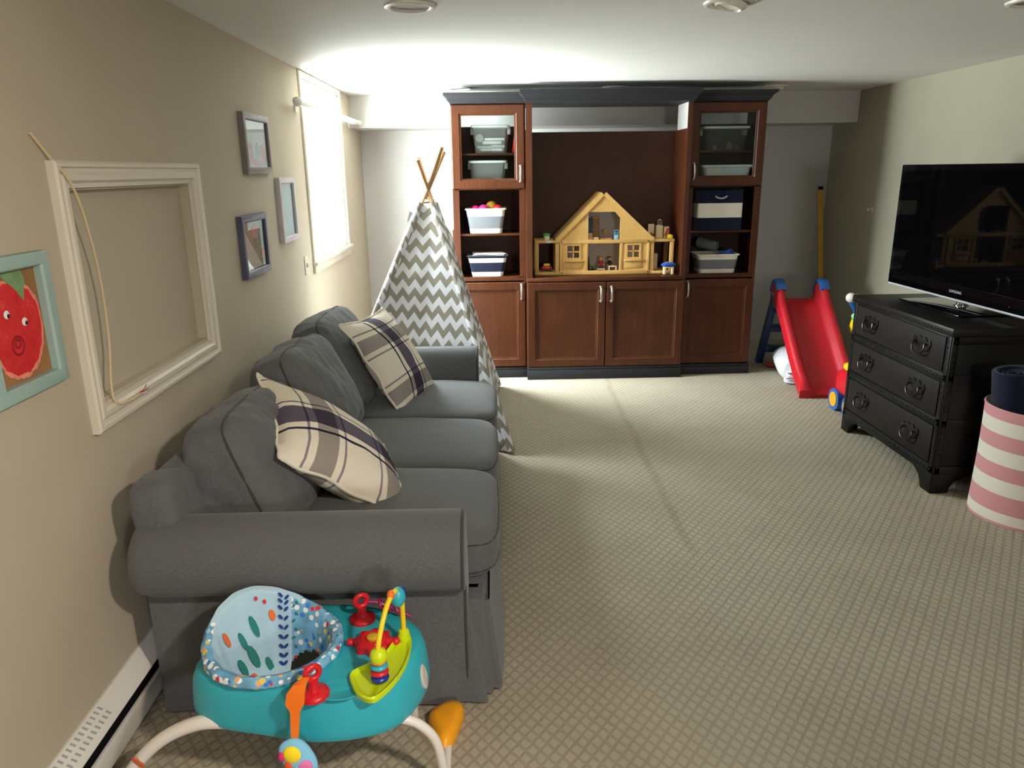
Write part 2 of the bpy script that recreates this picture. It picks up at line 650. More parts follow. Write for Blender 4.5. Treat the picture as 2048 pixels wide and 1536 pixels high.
def carpet_mat():
    k = N('beige_trellis_carpet', 0.97, 0.08)
    v = k.coord('Object')
    x, y, z = k.sep(v)
    wob = k.math('MULTIPLY', k.math('SUBTRACT', k.noise(v, 26, 2), 0.5), 0.22)
    a = k.math('ADD', k.math('ADD', k.math('DIVIDE', x, 0.042), k.math('DIVIDE', y, 0.056)), wob)
    b = k.math('ADD', k.math('SUBTRACT', k.math('DIVIDE', x, 0.042), k.math('DIVIDE', y, 0.056)), wob)
    la = k.math('PINGPONG', a, 0.5)
    lb = k.math('PINGPONG', b, 0.5)
    mn = k.math('MINIMUM', la, lb)
    mr = k.n('ShaderNodeMapRange', interpolation_type='SMOOTHSTEP')
    mr.inputs['From Min'].default_value = 0.05
    mr.inputs['From Max'].default_value = 0.22
    k.l(mn, mr.inputs['Value'])
    pile = mr.outputs[0]
    mott = k.noise(v, 2.2, 4)
    fibre = k.noise(v, 330, 2)
    base = k.ramp(mott, [(0.3, lin(174, 166, 147)), (0.7, lin(186, 178, 159))])
    loop = k.ramp(mott, [(0.3, lin(156, 147, 129)), (0.7, lin(166, 157, 139))])
    c = k.mix(pile, loop, base)
    c = k.mix(k.math('MULTIPLY', fibre, 0.35), c, lin(120, 108, 90))
    # worn seam line running up the room
    sx = k.math('ADD', x, k.math('MULTIPLY', k.math('SUBTRACT', k.noise(v, 3, 2), 0.5), 0.05))
    d = k.math('ABSOLUTE', k.math('SUBTRACT', sx, k.math('ADD', 0.80, k.math('MULTIPLY', y, 0.012))))
    sm = k.n('ShaderNodeMapRange', interpolation_type='SMOOTHSTEP')
    sm.inputs['From Min'].default_value = 0.006
    sm.inputs['From Max'].default_value = 0.035
    sm.inputs['To Min'].default_value = 1.0
    sm.inputs['To Max'].default_value = 0.0
    k.l(d, sm.inputs['Value'])
    ym = k.n('ShaderNodeMapRange', interpolation_type='SMOOTHSTEP')
    ym.inputs['From Min'].default_value = 2.7
    ym.inputs['From Max'].default_value = 3.1
    k.l(y, ym.inputs['Value'])
    seam = k.math('MULTIPLY', k.math('MULTIPLY', sm.outputs[0], ym.outputs[0]), k.math('MULTIPLY', k.noise(v, 9, 3), 0.5))
    c = k.mix(seam, c, lin(116, 104, 84))
    k.color(c)
    k.bump(k.math('ADD', k.math('MULTIPLY', pile, 0.7), k.math('MULTIPLY', fibre, 0.5)), 0.5, 0.004)
    return k.m


def chevron_mat():
    k = N('grey_white_chevron_canvas', 0.9, 0.12)
    u, v, w = k.sep(k.coord('UV'))
    tri = k.math('PINGPONG', u, 0.039)
    val = k.math('ADD', v, k.math('MULTIPLY', tri, 1.5))
    band = k.math('PINGPONG', val, 0.057)
    f = k.math('GREATER_THAN', band, 0.0285)
    c = k.mix(f, lin(146, 140, 127), lin(226, 226, 231))
    k.color(c)
    k.bump(k.noise(k.coord(), 9, 3), 0.2, 0.01)
    return k.m


def plaid_mat():
    k = N('cream_navy_plaid_cotton', 0.92, 0.12)
    u, v, w = k.sep(k.coord('UV'))
    W = lin(222, 214, 194)
    W2 = lin(230, 223, 206)
    G = lin(166, 160, 158)
    Nn = lin(52, 50, 72)
    Nm = lin(98, 93, 104)
    Wt = (1, 1, 1, 1)
    # bands across u
    Nb = lin(94, 88, 102)
    cu = k.ramp(u, [(0.0, W2), (0.285, Nn), (0.308, W2), (0.365, Nb), (0.560, W2), (0.605, Nm), (0.620, W), (0.93, Nm), (0.945, W2)], 'CONSTANT')
    Gm = (0.40, 0.385, 0.42, 1)
    Lm = (0.34, 0.33, 0.40, 1)
    cv = k.ramp(v, [(0.0, Wt), (0.075, Lm), (0.090, Wt), (0.135, Gm), (0.275, Wt), (0.32, Lm), (0.335, Wt), (0.60, Lm), (0.615, Wt), (0.66, Gm),
                    (0.80, Wt), (0.845, Lm), (0.86, Wt)], 'CONSTANT')
    c = k.mix(1.0, cu, cv, 'MULTIPLY')
    k.color(c)
    vv = k.coord()
    k.bump(k.math('ADD', k.noise(vv, 14, 3), k.math('MULTIPLY', k.noise(vv, 500, 2), 0.15)), 0.3, 0.008)
    return k.m


def confetti_mat(name, base, dots, scale=42.0):
    k = N(name, 0.85, 0.2)
    v = k.coord()
    vo = k.n('ShaderNodeTexVoronoi')
    vo.inputs['Scale'].default_value = scale
    k.l(v, vo.inputs['Vector'])
    hue = k.sep(vo.outputs['Color'])[0]
    n = len(dots)
    dc = k.ramp(hue, [(i / n, lin(*d)) for i, d in enumerate(dots)], 'CONSTANT')
    f = k.math('LESS_THAN', vo.outputs['Distance'], 0.44)
    bn = k.noise(v, 30, 2)
    bc = k.ramp(bn, [(0.35, lin(*[x * 0.85 for x in base])), (0.65, lin(*base))])
    k.color(k.mix(f, bc, dc))
    k.bump(k.noise(v, 60, 2), 0.3, 0.003)
    return k.m


M_CARPET = carpet_mat()
M_CHEVRON = chevron_mat()
M_PLAID = plaid_mat()
M_CONFETTI = confetti_mat('blue_confetti_print_cotton', (124, 184, 220), [(240, 244, 244), (104, 172, 216), (226, 206, 90), (60, 120, 200), (236, 240, 240), (210, 60, 70), (150, 200, 226), (236, 170, 110), (70, 130, 206), (240, 240, 236)], 58.0)
M_SEATLIGHT = cloth('pale_blue_cotton', (176, 210, 228), 0.05, 0.9, 500, 20)

# ------------------------------------------------------------------ room shell
NY0, NY1, NZ0, NZ1 = 2.12, 2.96, 0.968, 1.562          # shallow panelled recess in the left wall


def wall_with_holes():
    b = B()
    ys = [YF, NY0, NY1, WY0, WY1, YB + 0.15]
    zs = [0, NZ0, WZ0, NZ1, WZ1, ZC]
    for i in range(len(ys) - 1):
        for j in range(len(zs) - 1):
            ym, zm = (ys[i] + ys[i + 1]) / 2, (zs[j] + zs[j + 1]) / 2
            if WY0 < ym < WY1 and WZ0 < zm < WZ1:
                continue
            if NY0 < ym < NY1 and NZ0 < zm < NZ1:
                continue
            b.box(XL - 0.16, XL, ys[i], ys[i + 1], zs[j], zs[j + 1])
    bmesh.ops.remove_doubles(b.bm, verts=b.bm.verts, dist=1e-5)
    # drop the inner faces between neighbouring cells
    seen = {}
    for f in b.bm.faces:
        c = f.calc_center_median()
        seen.setdefault((round(c.x, 4), round(c.y, 4), round(c.z, 4)), []).append(f)
    bmesh.ops.delete(b.bm, geom=[f for fs in seen.values() if len(fs) > 1 for f in fs], context='FACES_ONLY')
    return b


struct('floor', B().box(XL - 0.16, XR + 0.15, YF, YB + 0.15, -0.12, 0.0), M_CARPET)
struct('ceiling', B().box(XL - 0.16, XR + 0.15, YF, YB + 0.15, ZC, ZC + 0.12), M_CEIL)
struct('wall_left', wall_with_holes(), M_WALL)
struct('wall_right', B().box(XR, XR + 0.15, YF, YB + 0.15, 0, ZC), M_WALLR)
struct('wall_back', B().box(XL, XR, YB, YB + 0.15, 0, ZC), M_BACKWALL)
b = B()
b.box(XL - 0.16, FX0, YF - 0.15, YF, 0, ZC)
b.box(FX1, XR + 0.15, YF - 0.15, YF, 0, ZC)
b.box(FX0, FX1, YF - 0.15, YF, 0, FZ0)
b.box(FX0, FX1, YF - 0.15, YF, FZ1, ZC)
struct('wall_front', b, M_WALL)
struct('trim_1', B().box(XL, XR, 6.50, YB, 1.95, ZC), M_BACKWALL, label='white boxed soffit across the top of the back wall')

# window: frame, casing, sill, pane
w = B()
w.box(XL - 0.035, XL - 0.005, WY0, WY0 + 0.022, WZ0, WZ1)
w.box(XL - 0.035, XL - 0.005, WY1 - 0.022, WY1, WZ0, WZ1)
w.box(XL - 0.035, XL - 0.005, WY0 + 0.022, WY1 - 0.022, WZ0, WZ0 + 0.022)
w.box(XL - 0.035, XL - 0.005, WY0 + 0.022, WY1 - 0.022, WZ1 - 0.022, WZ1)
win = struct('window_1', w, M_TRIM)
win['label'] = 'bright window in the left wall beside the play tent'
put('pane', B().box(XL - 0.024, XL - 0.020, WY0 + 0.022, WY1 - 0.022, WZ0 + 0.022, WZ1 - 0.022), M_GLASS, win, 0)
cs = B()
cs.box(XL, XL + 0.014, WY0 - 0.045, WY0, WZ0 - 0.02, ZC - 0.002, 0.004)
cs.box(XL, XL + 0.014, WY1, WY1 + 0.045, WZ0 - 0.02, ZC - 0.002, 0.004)
cs.box(XL, XL + 0.014, WY0, WY1, WZ1, ZC - 0.002, 0.004)
put('casing', cs, M_TRIM, win)
sl = B()
sl.box(XL, XL + 0.035, WY0 - 0.06, WY1 + 0.06, WZ0 - 0.024, WZ0, 0.006)
sl.box(XL, XL + 0.018, WY0 - 0.045, WY1 + 0.045, WZ0 - 0.075, WZ0 - 0.024, 0.006)
put('sill', sl, M_TRIM, win)

# panelled recess with a heavy white picture-frame moulding
PROF = [(0.0, 0.0), (0.0, 0.020), (0.006, 0.026), (0.016, 0.026), (0.020, 0.018), (0.030, 0.016), (0.038, 0.022), (0.052, 0.022), (0.060, 0.013), (0.072, 0.010), (0.078, -0.034), (0.074, -0.034), (0.074, 0.0)]
fr = B()
fr.frame(0.995, 0.755, PROF, on_left(2.5425, 1.2625))
t2 = struct('trim_2', fr, M_TRIM, smooth=30)
t2['label'] = 'white moulded frame round a blank wall panel above the sofa arm'
put('panel', B().box(XL - 0.05, XL - 0.034, NY0, NY1, NZ0, NZ1), M_PANEL, t2, 0)

# electric baseboard heater along the left wall
hr = thing('baseboard_heater', 'long white metal baseboard heater low on the left wall beside the sofa arm', 'heater', (XL, 0.9, 0.0))
HY0, HY1 = 0.2, 2.35
hb = B()
sec = [(0.001, 0.02), (0.001, 0.158), (0.010, 0.160), (0.062, 0.128), (0.066, 0.122), (0.064, 0.118), (0.055, 0.118), (0.055, 0.02)]
hb.loft([[(XL + x, y, z) for x, z in sec] for y in (HY0, HY1)])
put('casing', hb, M_WHITE, hr, 30)
fp = B()
fp.box(XL + 0.062, XL + 0.076, HY0, HY1, 0.022, 0.088, 0.003)
put('front_panel', fp, M_WHITE, hr)
put('slot', B().box(XL + 0.05, XL + 0.060, HY0 + 0.01, HY1 - 0.01, 0.05, 0.122), M_DARKHOLE, hr, 0, 'black slot of the heater')
lv = B()
for i in range(16):
    for q in range(2):
        y = 1.50 + i * 0.020
        x = 0.022 + q * 0.022
        z = 0.1600 - (x - 0.010) * 0.6154
        lv.box(-0.008, 0.008, -0.0035, 0.0035, -0.0005, 0.0012, 0, 0, Matrix.Translation((XL + x, y, z)) @ Matrix.Rotation(radians(31.6), 4, 'Y'))
put('louvre', lv, M_GREYP, hr, 0)

# ------------------------------------------------------------------ ceiling lights
LAMP = N('dark_lamp_baffle', 0.5, 0.4).color(lin(150, 146, 138)).m
RING = paint('white_lamp_trim', (226, 223, 214), 0.35, 0.4, 0.01, 5, 0)


def ceiling_light(x, y, label, tilt=False):
    t = thing('recessed_light', label, 'ceiling light', (x, y, ZC), 0, 'recessed lights in the ceiling')
    r = B()
    r.lathe([(0.098, 0.0), (0.096, -0.007), (0.086, -0.011), (0.076, -0.009), (0.071, -0.003), (0.071, 0.0)], Matrix.Translation((x, y, ZC - 0.0005)), 36, None, False)
    put('trim_ring', r, RING, t)
    g = B()
    if tilt:
        M = Matrix.Translation((x, y, ZC - 0.002)) @ Matrix.Rotation(radians(14), 4, 'Y')
        g.lathe([(0.068, 0.0), (0.062, -0.010), (0.048, -0.020), (0.045, -0.014), (0.0, -0.010)], M, 28, None, False)
        put('eyeball', g, RING, t)
    else:
        g.lathe([(0.071, -0.0025), (0.050, -0.0010), (0.0, -0.0008)], Matrix.Translation((x, y, ZC)), 28, None, False)
        put('baffle', g, LAMP, t, 40, 'unlit greyish lamp opening')
    return t


ceiling_light(-0.298, 3.09, 'unlit recessed ceiling light above the sofa, left one of the near row')
ceiling_light(0.907, 3.075, 'recessed ceiling light in the near row, above the middle of the carpet', True)
ceiling_light(2.09, 3.10, 'recessed ceiling light in the near row, above the television')
ceiling_light(-0.233, 6.00, 'recessed ceiling light just in front of the left glass-doored cabinet top')
ceiling_light(0.944, 6.04, 'recessed ceiling light just in front of the cabinet top over the dollhouse', True)
ceiling_light(2.188, 6.09, 'recessed ceiling light just in front of the right cabinet top corner', True)

# ------------------------------------------------------------------ things on the left wall


def small_frame(name, label, y, z, w, h, rgb, art, proud=0.024, bar=0.032, cat='picture'):
    t = thing(name, label, cat, (XL, y, z - h / 2))
    M = on_left(y, z, XL + 0.001)
    f = B()
    f.frame(w, h, [(0, 0), (0, proud), (0.004, proud + 0.002), (bar - 0.004, proud + 0.002), (bar, proud - 0.004), (bar, 0.0)], M)
    put('frame', f, rgb, t, 30)
    put('backing', B().prism([(-w / 2 + bar, -h / 2 + bar), (w / 2 - bar, -h / 2 + bar), (w / 2 - bar, h / 2 - bar), (-w / 2 + bar, h / 2 - bar)], 0.0, 0.009, M), art, t, 0)
    return t, M


F_TAUPE = wood('taupe_frame_wood', (126, 118, 116), (146, 138, 134), 0.5, 0.3)
F_NAVY = wood('slate_blue_frame_wood', (74, 74, 92), (98, 98, 116), 0.5, 0.3)
F_PALE = paint('pale_lilac_white_frame_paint', (206, 200, 202), 0.45, 0.35)
F_AQUA = paint('pale_aqua_frame_paint', (150, 178, 172), 0.5, 0.35)
PAPER = paint('drawing_paper', (226, 218, 206), 0.7, 0.25, 0.02, 10, 0)
MATTE = paint('pale_grey_green_paper', (190, 202, 200), 0.7, 0.25, 0.02, 10, 0)
KRAFT = paint('brown_kraft_paper', (150, 112, 74), 0.85, 0.2, 0.12, 8, 0.05)
P_PINK = paint('pink_watercolour', (224, 140, 140), 0.8, 0.2, 0.15, 30, 0)
P_BLUE = paint('grey_blue_watercolour', (150, 176, 190), 0.8, 0.2, 0.12, 30, 0)
P_GREEN = paint('green_watercolour', (120, 150, 106), 0.8, 0.2, 0.12, 30, 0)
P_ORANGE = paint('orange_watercolour', (210, 110, 62), 0.8, 0.2, 0.15, 30, 0)
P_RED = N('red_poster_paint', 0.75, 0.25)
P_RED.color(P_RED.ramp(P_RED.noise(P_RED.coord(), 22, 5, 0.7), [(0.3, lin(188, 28, 38)), (0.62, lin(214, 52, 54)), (0.78, lin(230, 140, 120))])).bump(P_RED.noise(P_RED.coord(), 60, 3), 0.3, 0.002)
P_REDEDGE = paint('pink_dry_brush_paint', (226, 138, 118), 0.85, 0.2, 0.2, 50, 0.1)
P_RED = P_RED.m


def blob(b, M, cx, cy, rx, ry, t0, t1, wob=0.08, n=22, seed=0.0):
    pts = []
    for i in range(n):
        a = 2 * pi * i / n
        k = 1 + wob * noise.noise(Vector((cos(a) * 1.6 + seed, sin(a) * 1.6, seed)))
        pts.append((cx + rx * k * cos(a), cy + ry * k * sin(a)))
    b.prism(pts, t0, t1, M)


def pane(t, M, w, h, bar, z=0.0145):
    put('glass', B().prism([(-w / 2 + bar, -h / 2 + bar), (w / 2 - bar, -h / 2 + bar), (w / 2 - bar, h / 2 - bar), (-w / 2 + bar, h / 2 - bar)], z, z + 0.002, M), M_GLASS, t, 0)


# upper dark frame with a pink and blue drawing
t, M = small_frame('wall_picture', 'taupe framed pink and blue drawing, highest of the three small frames by the window', 3.835, 1.737, 0.405, 0.275, F_TAUPE, PAPER)
d = B()
blob(d, M, -0.09, -0.04, 0.035, 0.045, 0.0092, 0.0098, 0.3, seed=1)
blob(d, M, 0.10, -0.045, 0.045, 0.05, 0.0092, 0.0098, 0.3, seed=2)
blob(d, M, 0.0, -0.085, 0.14, 0.016, 0.0092, 0.0097, 0.2, seed=3)
put('pink_painting', d, P_PINK, t, 0)
d = B()
blob(d, M, 0.02, -0.045, 0.03, 0.05, 0.0092, 0.0099, 0.3, seed=4)
put('blue_painting', d, P_BLUE, t, 0)
d = B()
blob(d, M, -0.135, -0.03, 0.018, 0.04, 0.0092, 0.0099, 0.3, seed=5)
put('blue_painting', d, P_BLUE, t, 0)
pane(t, M, 0.405, 0.275, 0.032)
# white frame
t, M = small_frame('wall_picture', 'pale white framed blank-looking sheet, nearest the window of the small frames', 4.292, 1.405, 0.315, 0.345, F_PALE, MATTE)
pane(t, M, 0.315, 0.345, 0.032)
# lower dark blue frame
t, M = small_frame('wall_picture', 'dark slate blue frame with floral picture, lowest of the three small frames', 3.650, 1.272, 0.385, 0.285, F_NAVY, paint('olive_print', (150, 150, 120), 0.6, 0.3, 0.1, 20, 0))
d = B()
blob(d, M, 0.03, 0.06, 0.05, 0.03, 0.0092, 0.0099, 0.3, seed=6)
put('pink_flower', d, P_PINK, t, 0)
d = B()
blob(d, M, 0.11, 0.02, 0.035, 0.035, 0.0092, 0.0098, 0.3, seed=7)
blob(d, M, 0.02, 0.0, 0.02, 0.03, 0.0092, 0.0098, 0.3, seed=9)
put('green_leaf', d, P_GREEN, t, 0)
d = B()
blob(d, M, 0.12, -0.05, 0.03, 0.028, 0.0092, 0.0099, 0.3, seed=8)
put('orange_flower', d, P_ORANGE, t, 0)
d = B()
d.prism([(-0.155, 0.095), (-0.10, 0.05), (0.10, -0.108), (-0.155, -0.108)], 0.0092, 0.0101, M)
put('white_shape', d, PAPER, t, 0)
pane(t, M, 0.385, 0.285, 0.032)

# big pale blue frame with the strawberry painting
t, M = small_frame('framed_painting', 'pale aqua framed red strawberry face painting at the left edge', 1.786, 1.254, 0.288, 0.335, F_AQUA, KRAFT, 0.030, 0.034, 'painting')
d = B()
outline = [(-0.100, 0.055), (-0.07, 0.098), (-0.02, 0.112), (0.03, 0.108), (0.075, 0.085), (0.100, 0.04), (0.103, -0.01), (0.092, -0.06), (0.065, -0.1), (0.02, -0.125), (-0.03, -0.122), (-0.07, -0.098), (-0.095, -0.05), (-0.106, 0.0)]


def jag(o, s, j, seed):
    r = []
    for i in range(len(o)):
        a, c = Vector(o[i]), Vector(o[(i + 1) % len(o)])
        for q in range(5):
            p = a.lerp(c, q / 5) * s
            p *= 1 + j * noise.noise(Vector((p.x * 160 + seed, p.y * 160, 0)))
            r.append((p.x, p.y))
    return r


d.prism(jag(outline, 1.02, 0.05, 3), 0.0092, 0.0100, M)
put('brush_edge', d, P_REDEDGE, t, 0)
d = B()
d.prism(jag(outline, 0.94, 0.04, 7), 0.0092, 0.0106, M)
put('strawberry', d, P_RED, t, 0)
d = B()
d.prism([(-0.035, 0.130), (0.052, 0.133), (0.062, 0.105), (0.045, 0.055), (0.02, 0.085)], 0.0092, 0.0114, M)
put('paper_leaf', d, P_GREEN, t, 0)
for ex, ey in ((-0.030, 0.034), (0.032, 0.006)):
    e = put('googly_eye', B().ball(M @ Vector((ex, ey, 0.012)), 0.0026, 0.0105, 0.0105), M_WHITE, t)
    put('pupil', B().ball(M @ Vector((ex + 0.002, ey - 0.003, 0.0145)), 0.0015, 0.0052, 0.0052), M_BLACK, e)
d = B()
d.torus(M @ Vector((-0.008, -0.045, 0.0108)), 0.022, 0.0024, M.to_3x3().to_4x4())
d.torus(M @ Vector((-0.008, -0.040, 0.0108)), 0.010, 0.0022, M.to_3x3().to_4x4())
put('mouth', d, paint('dark_red_paint', (140, 20, 32), 0.7, 0.3), t)

# loose cable hanging over the moulded frame
cb = B()
cpts = [(1.995, 1.705), (2.04, 1.655), (2.10, 1.57), (2.17, 1.42), (2.20, 1.27), (2.19, 1.12), (2.155, 1.0), (2.16, 0.945), (2.22, 0.935), (2.275, 0.94)]
cx = [0.004, 0.012, 0.032, 0.02, 0.012, 0.012, 0.016, 0.022, 0.033, 0.036]
cable = thing('loose_cable', 'thin cream cable dangling from the wall across the white moulded frame', 'cable', (XL, 2.10, 0.93))
cb.tube([(XL + x, y, z) for x, (y, z) in zip(cx, cpts)], 0.0038, 8, 8)
put('sheath', cb, paint('cream_cable_sheath', (206, 188, 148), 0.5, 0.35), cable)
for i, (dy, dz) in enumerate(((0.035, 0.018), (0.045, 0.004), (0.036, -0.008))):
    put('bare_wire', B().tube([(XL + 0.036, 2.275, 0.94), (XL + 0.042, 2.275 + dy * 0.5, 0.94 + dz * 0.3), (XL + 0.045, 2.275 + dy, 0.94 + dz)], 0.0014, 6, 4), [M_RED, metal('copper', (190, 110, 70), 0.3), M_WHITE][i], cable)

# curtain rod over the window
rod = thing('curtain_rod', 'white curtain rod running across the bright window', 'curtain rod', (XL, 5.5, 1.985))
rb = B()
rb.cyl((XL + 0.075, 4.49, 1.985), (XL + 0.075, 6.50, 1.985), 0.019, n=18)
put('rod', rb, M_WHITE, rod)
for y in (4.475, 6.50):
    put('finial', B().ball((XL + 0.075, y, 1.985), 0.027, 0.026, 0.027), M_WHITE, rod)
for y in (4.70, 6.40):
    k = B()
    k.box(XL + 0.0, XL + 0.010, y - 0.02, y + 0.02, 1.945, 2.025, 0.003)
    k.box(XL + 0.008, XL + 0.060, y - 0.009, y + 0.009, 1.976, 1.994, 0.003)
    put('bracket', k, M_WHITE, rod)

sw = thing('wall_switch', 'small white wall plate on the left wall just beside the window sill', 'switch', (XL, 4.645, 1.0))
put('plate', B().box(XL, XL + 0.006, 4.61, 4.68, 0.995, 1.11, 0.003), M_TRIM, sw)
put('toggle', B().box(XL + 0.006, XL + 0.016, 4.638, 4.652, 1.04, 1.065, 0.003), M_TRIM, sw)
so = thing('wall_outlet', 'pale outlet plate on the back wall between the right cabinet and the slide', 'outlet', (2.36, YB, 0.55))
put('plate', B().box(2.32, 2.40, YB - 0.006, YB, 0.52, 0.635, 0.003), M_TRIM, so)
for z in (0.553, 0.602):
    put('socket', B().box(2.345, 2.375, YB - 0.009, YB - 0.005, z - 0.014, z + 0.014, 0.004), M_TRIM, so)
hk = thing('wall_hook', 'tiny white hook on the right wall beyond the television', 'hook', (XR, 6.07, 1.24))
put('base', B().box(XR - 0.008, XR, 6.055, 6.085, 1.235, 1.285, 0.004), M_WALL, hk)
put('prong', B().tube([(XR - 0.006, 6.07, 1.27), (XR - 0.03, 6.07, 1.262), (XR - 0.042, 6.07, 1.252), (XR - 0.04, 6.07, 1.275)], 0.004, 8), M_TRIM, hk)

# ------------------------------------------------------------------ sofa
sofa = thing('sofa', 'dark grey three-seat rolled-arm sofa with skirt along the left wall', 'sofa', (-0.55, 3.05, 0))
SB, SFX = -1.045, -0.02         # back plane, front plane
AC, AZ, AR = 1.985, 0.528, 0.118  # near arm roll
FC = 4.115                      # far arm roll
b = B()
b.box(-0.98, -0.040, 2.06, 4.04, 0.06, 0.335, 0.03)
b.box(-0.13, -0.050, 2.02, 2.12, 0.06, 0.335, 0.01)
b.box(-0.13, -0.050, 3.98, 4.08, 0.06, 0.335, 0.01)
put('base', b, M_SOFA, sofa)


def arm(cy, sgn):
    """rolled arm; sgn=-1 rolls outward towards -y"""
    def ring(x, s):
        pts = [(cy - sgn * 0.145, 0.06), (cy + sgn * 0.012, 0.06), (cy + sgn * 0.012, 0.405)]
        for i in range(0, 23):
            a = radians(-95 + i * 280 / 22 * 0.92)
            # a=-90 bottom, 0 outward, 90 top, 180 inner
            pts.append((cy + sgn * AR * cos(a), AZ + AR * sin(a)))
        pts.append((cy - sgn * 0.125, 0.46))
        pts.append((cy - sgn * 0.145, 0.36))
        out = []
        for y, z in pts:
            y2 = cy + (y - cy) * s
            z2 = AZ + (z - AZ) * (s if z > 0.4 else 1)
            out.append((x, y2, z2))
        return out
    rs = [ring(SB, 0.80), ring(SB + 0.012, 0.93), ring(SB + 0.045, 1.0), ring(-0.6, 1.01), ring(-0.135, 1.0), ring(-0.112, 0.985), ring(-0.102, 0.94), ring(-0.100, 0.88)]
    q = B()
    q.loft(rs)
    o = put('arm', q, M_SOFA, sofa, 50)
    p = B()
    pr = ring(-0.106, 0.975)
    p.tube(pr[1:-1], 0.0045, 6, 2)
    put('piping', p, M_PIPING, o)
    return o


arm(AC, -1)
arm(FC, 1)
# back frame with a rolled top
b = B()
rings = []
for y, s in ((2.06, 0.86), (2.075, 0.96), (2.11, 1.0), (3.05, 1.0), (3.99, 1.0), (4.025, 0.96), (4.04, 0.86)):
    pts = [(-0.87, 0.10), (-0.87, 0.48), (-0.90, 0.62), (-0.925, 0.69)]
    for i in range(9):
        a = radians(20 + i * 20)
        pts.append((-0.985 + 0.06 * cos(a), 0.705 + 0.055 * sin(a)))
    pts += [(-1.045, 0.66), (-1.03, 0.55), (-1.03, 0.10)]
    cxm, czm = -0.96, 0.6
    rings.append([(cxm + (x - cxm) * s, y, z if z < 0.3 else czm + (z - czm) * s) for x, z in pts])
b.loft(rings)
# ends of the back curve over the arms
bk = put('back_frame', b, M_SOFA, sofa, 50)
for cy, s in ((2.03, -1), (4.07, 1)):
    e = B()
    M = Matrix.Translation((-0.985, cy, 0.66)) @ Matrix.Rotation(radians(-6), 4, 'Y')
    e.cushion(M, 0.068, 0.085, 0.105, 4.0, n=8)
    put('back_shoulder', e, M_SOFA, sofa, 60)

# skirt, near side / front / far side, with pleats at the front corners
def skirt_path(off, z, wav):
    P = []
    base = [(-1.035, 1.998), (-0.90, 1.998), (-0.75, 1.998), (-0.6, 1.998), (-0.45, 1.998), (-0.30, 1.998), (-0.19, 1.998), (-0.125, 1.998), (-0.105, 2.0), (-0.095, 2.02), (-0.085, 2.04),
            (-0.06, 2.045), (-0.04, 2.05), (-0.034, 2.07), (-0.034, 2.2), (-0.034, 2.5), (-0.034, 2.75), (-0.034, 3.05), (-0.034, 3.35), (-0.034, 3.6), (-0.034, 3.9), (-0.034, 4.03), (-0.04, 4.05),
            (-0.06, 4.055), (-0.085, 4.06), (-0.095, 4.08), (-0.105, 4.1), (-0.125, 4.103), (-0.3, 4.103), (-0.6, 4.103), (-1.035, 4.103)]
    c = Vector((-0.55, 3.05))
    for i, (x, y) in enumerate(base):
        nx, ny = 0.0, 0.0
        if y < 2.03:
            ny = -1
        elif y > 4.07:
            ny = 1
        else:
            nx = 1
        if 8 <= i <= 12 or 21 <= i <= 26:
            nx, ny = 0.8, (-0.6 if y < 3 else 0.6)
        o = off + wav * (0.5 + 0.5 * sin(i * 2.1 + y))
        if i in (8, 10, 25, 23):
            o += off * 0.9
        if z > 0.3 and 9 <= i <= 25:
            z2 = z - 0.085
        else:
            z2 = z
        P.append((x + nx * o, y + ny * o, z2))
    V = [Vector(p) for p in P]
    out = []
    for i in range(len(V) - 1):
        a, b_, c_, d_ = V[max(0, i - 1)], V[i], V[i + 1], V[min(len(V) - 1, i + 2)]
        for q in range(4):
            t = q / 4
            p = 0.5 * ((2 * b_) + (c_ - a) * t + (2 * a - 5 * b_ + 4 * c_ - d_) * t * t + (-a + 3 * b_ - 3 * c_ + d_) * t ** 3)
            out.append(tuple(p))
    out.append(tuple(V[-1]))
    return out


sk = B()
outer = [skirt_path(0.0, 0.40, 0.0), skirt_path(0.004, 0.36, 0.0), skirt_path(0.014, 0.2, 0.006), skirt_path(0.036, 0.012, 0.012)]
inner = [[(x * 0.985 - 0.008, 3.05 + (y - 3.05) * 0.985, z) for x, y, z in r] for r in reversed(outer)]
sk.loft(outer + inner, False, False, closed=False)
put('skirt', sk, M_SOFA, sofa, 50)

# seat cushions
seat_y = [(2.118, 2.722), (2.726, 3.330), (3.334, 3.985)]
for i, (y0, y1) in enumerate(seat_y):
    if i == 2:
        y1 = 3.985
    hx, hy, hz = 0.345, (y1 - y0) / 2, 0.082
    T = Matrix.Translation((-0.352, (y0 + y1) / 2, 0.418)) @ Matrix.Rotation(radians(1.5), 4, 'Y')
    q = B()
    q.cushion(T, hx, hy, hz, 7.0, (0.03, 0.0, 0.34), 16, 0.004, 6.0, i * 3.0)
    o = put('seat_cushion', q, M_SOFA, sofa, 60)
    p = B()
    for zz in (0.62, -0.62):
        loop = []
        for k in range(24):
            s = k / 24 * 4
            sd, f = int(s), s - int(s)
            uu, vv = [(-1 + 2 * f, -1), (1, -1 + 2 * f), (1 - 2 * f, 1), (-1, 1 - 2 * f)][sd]
            loop.append(T @ (cush_pt((uu, vv, zz), hx, hy, hz, 7.0, (0.03, 0, 0.34)) * 1.001))
        p.tube(loop, 0.0035, 6, 2, closed=True)
    put('piping', p, M_PIPING, o)

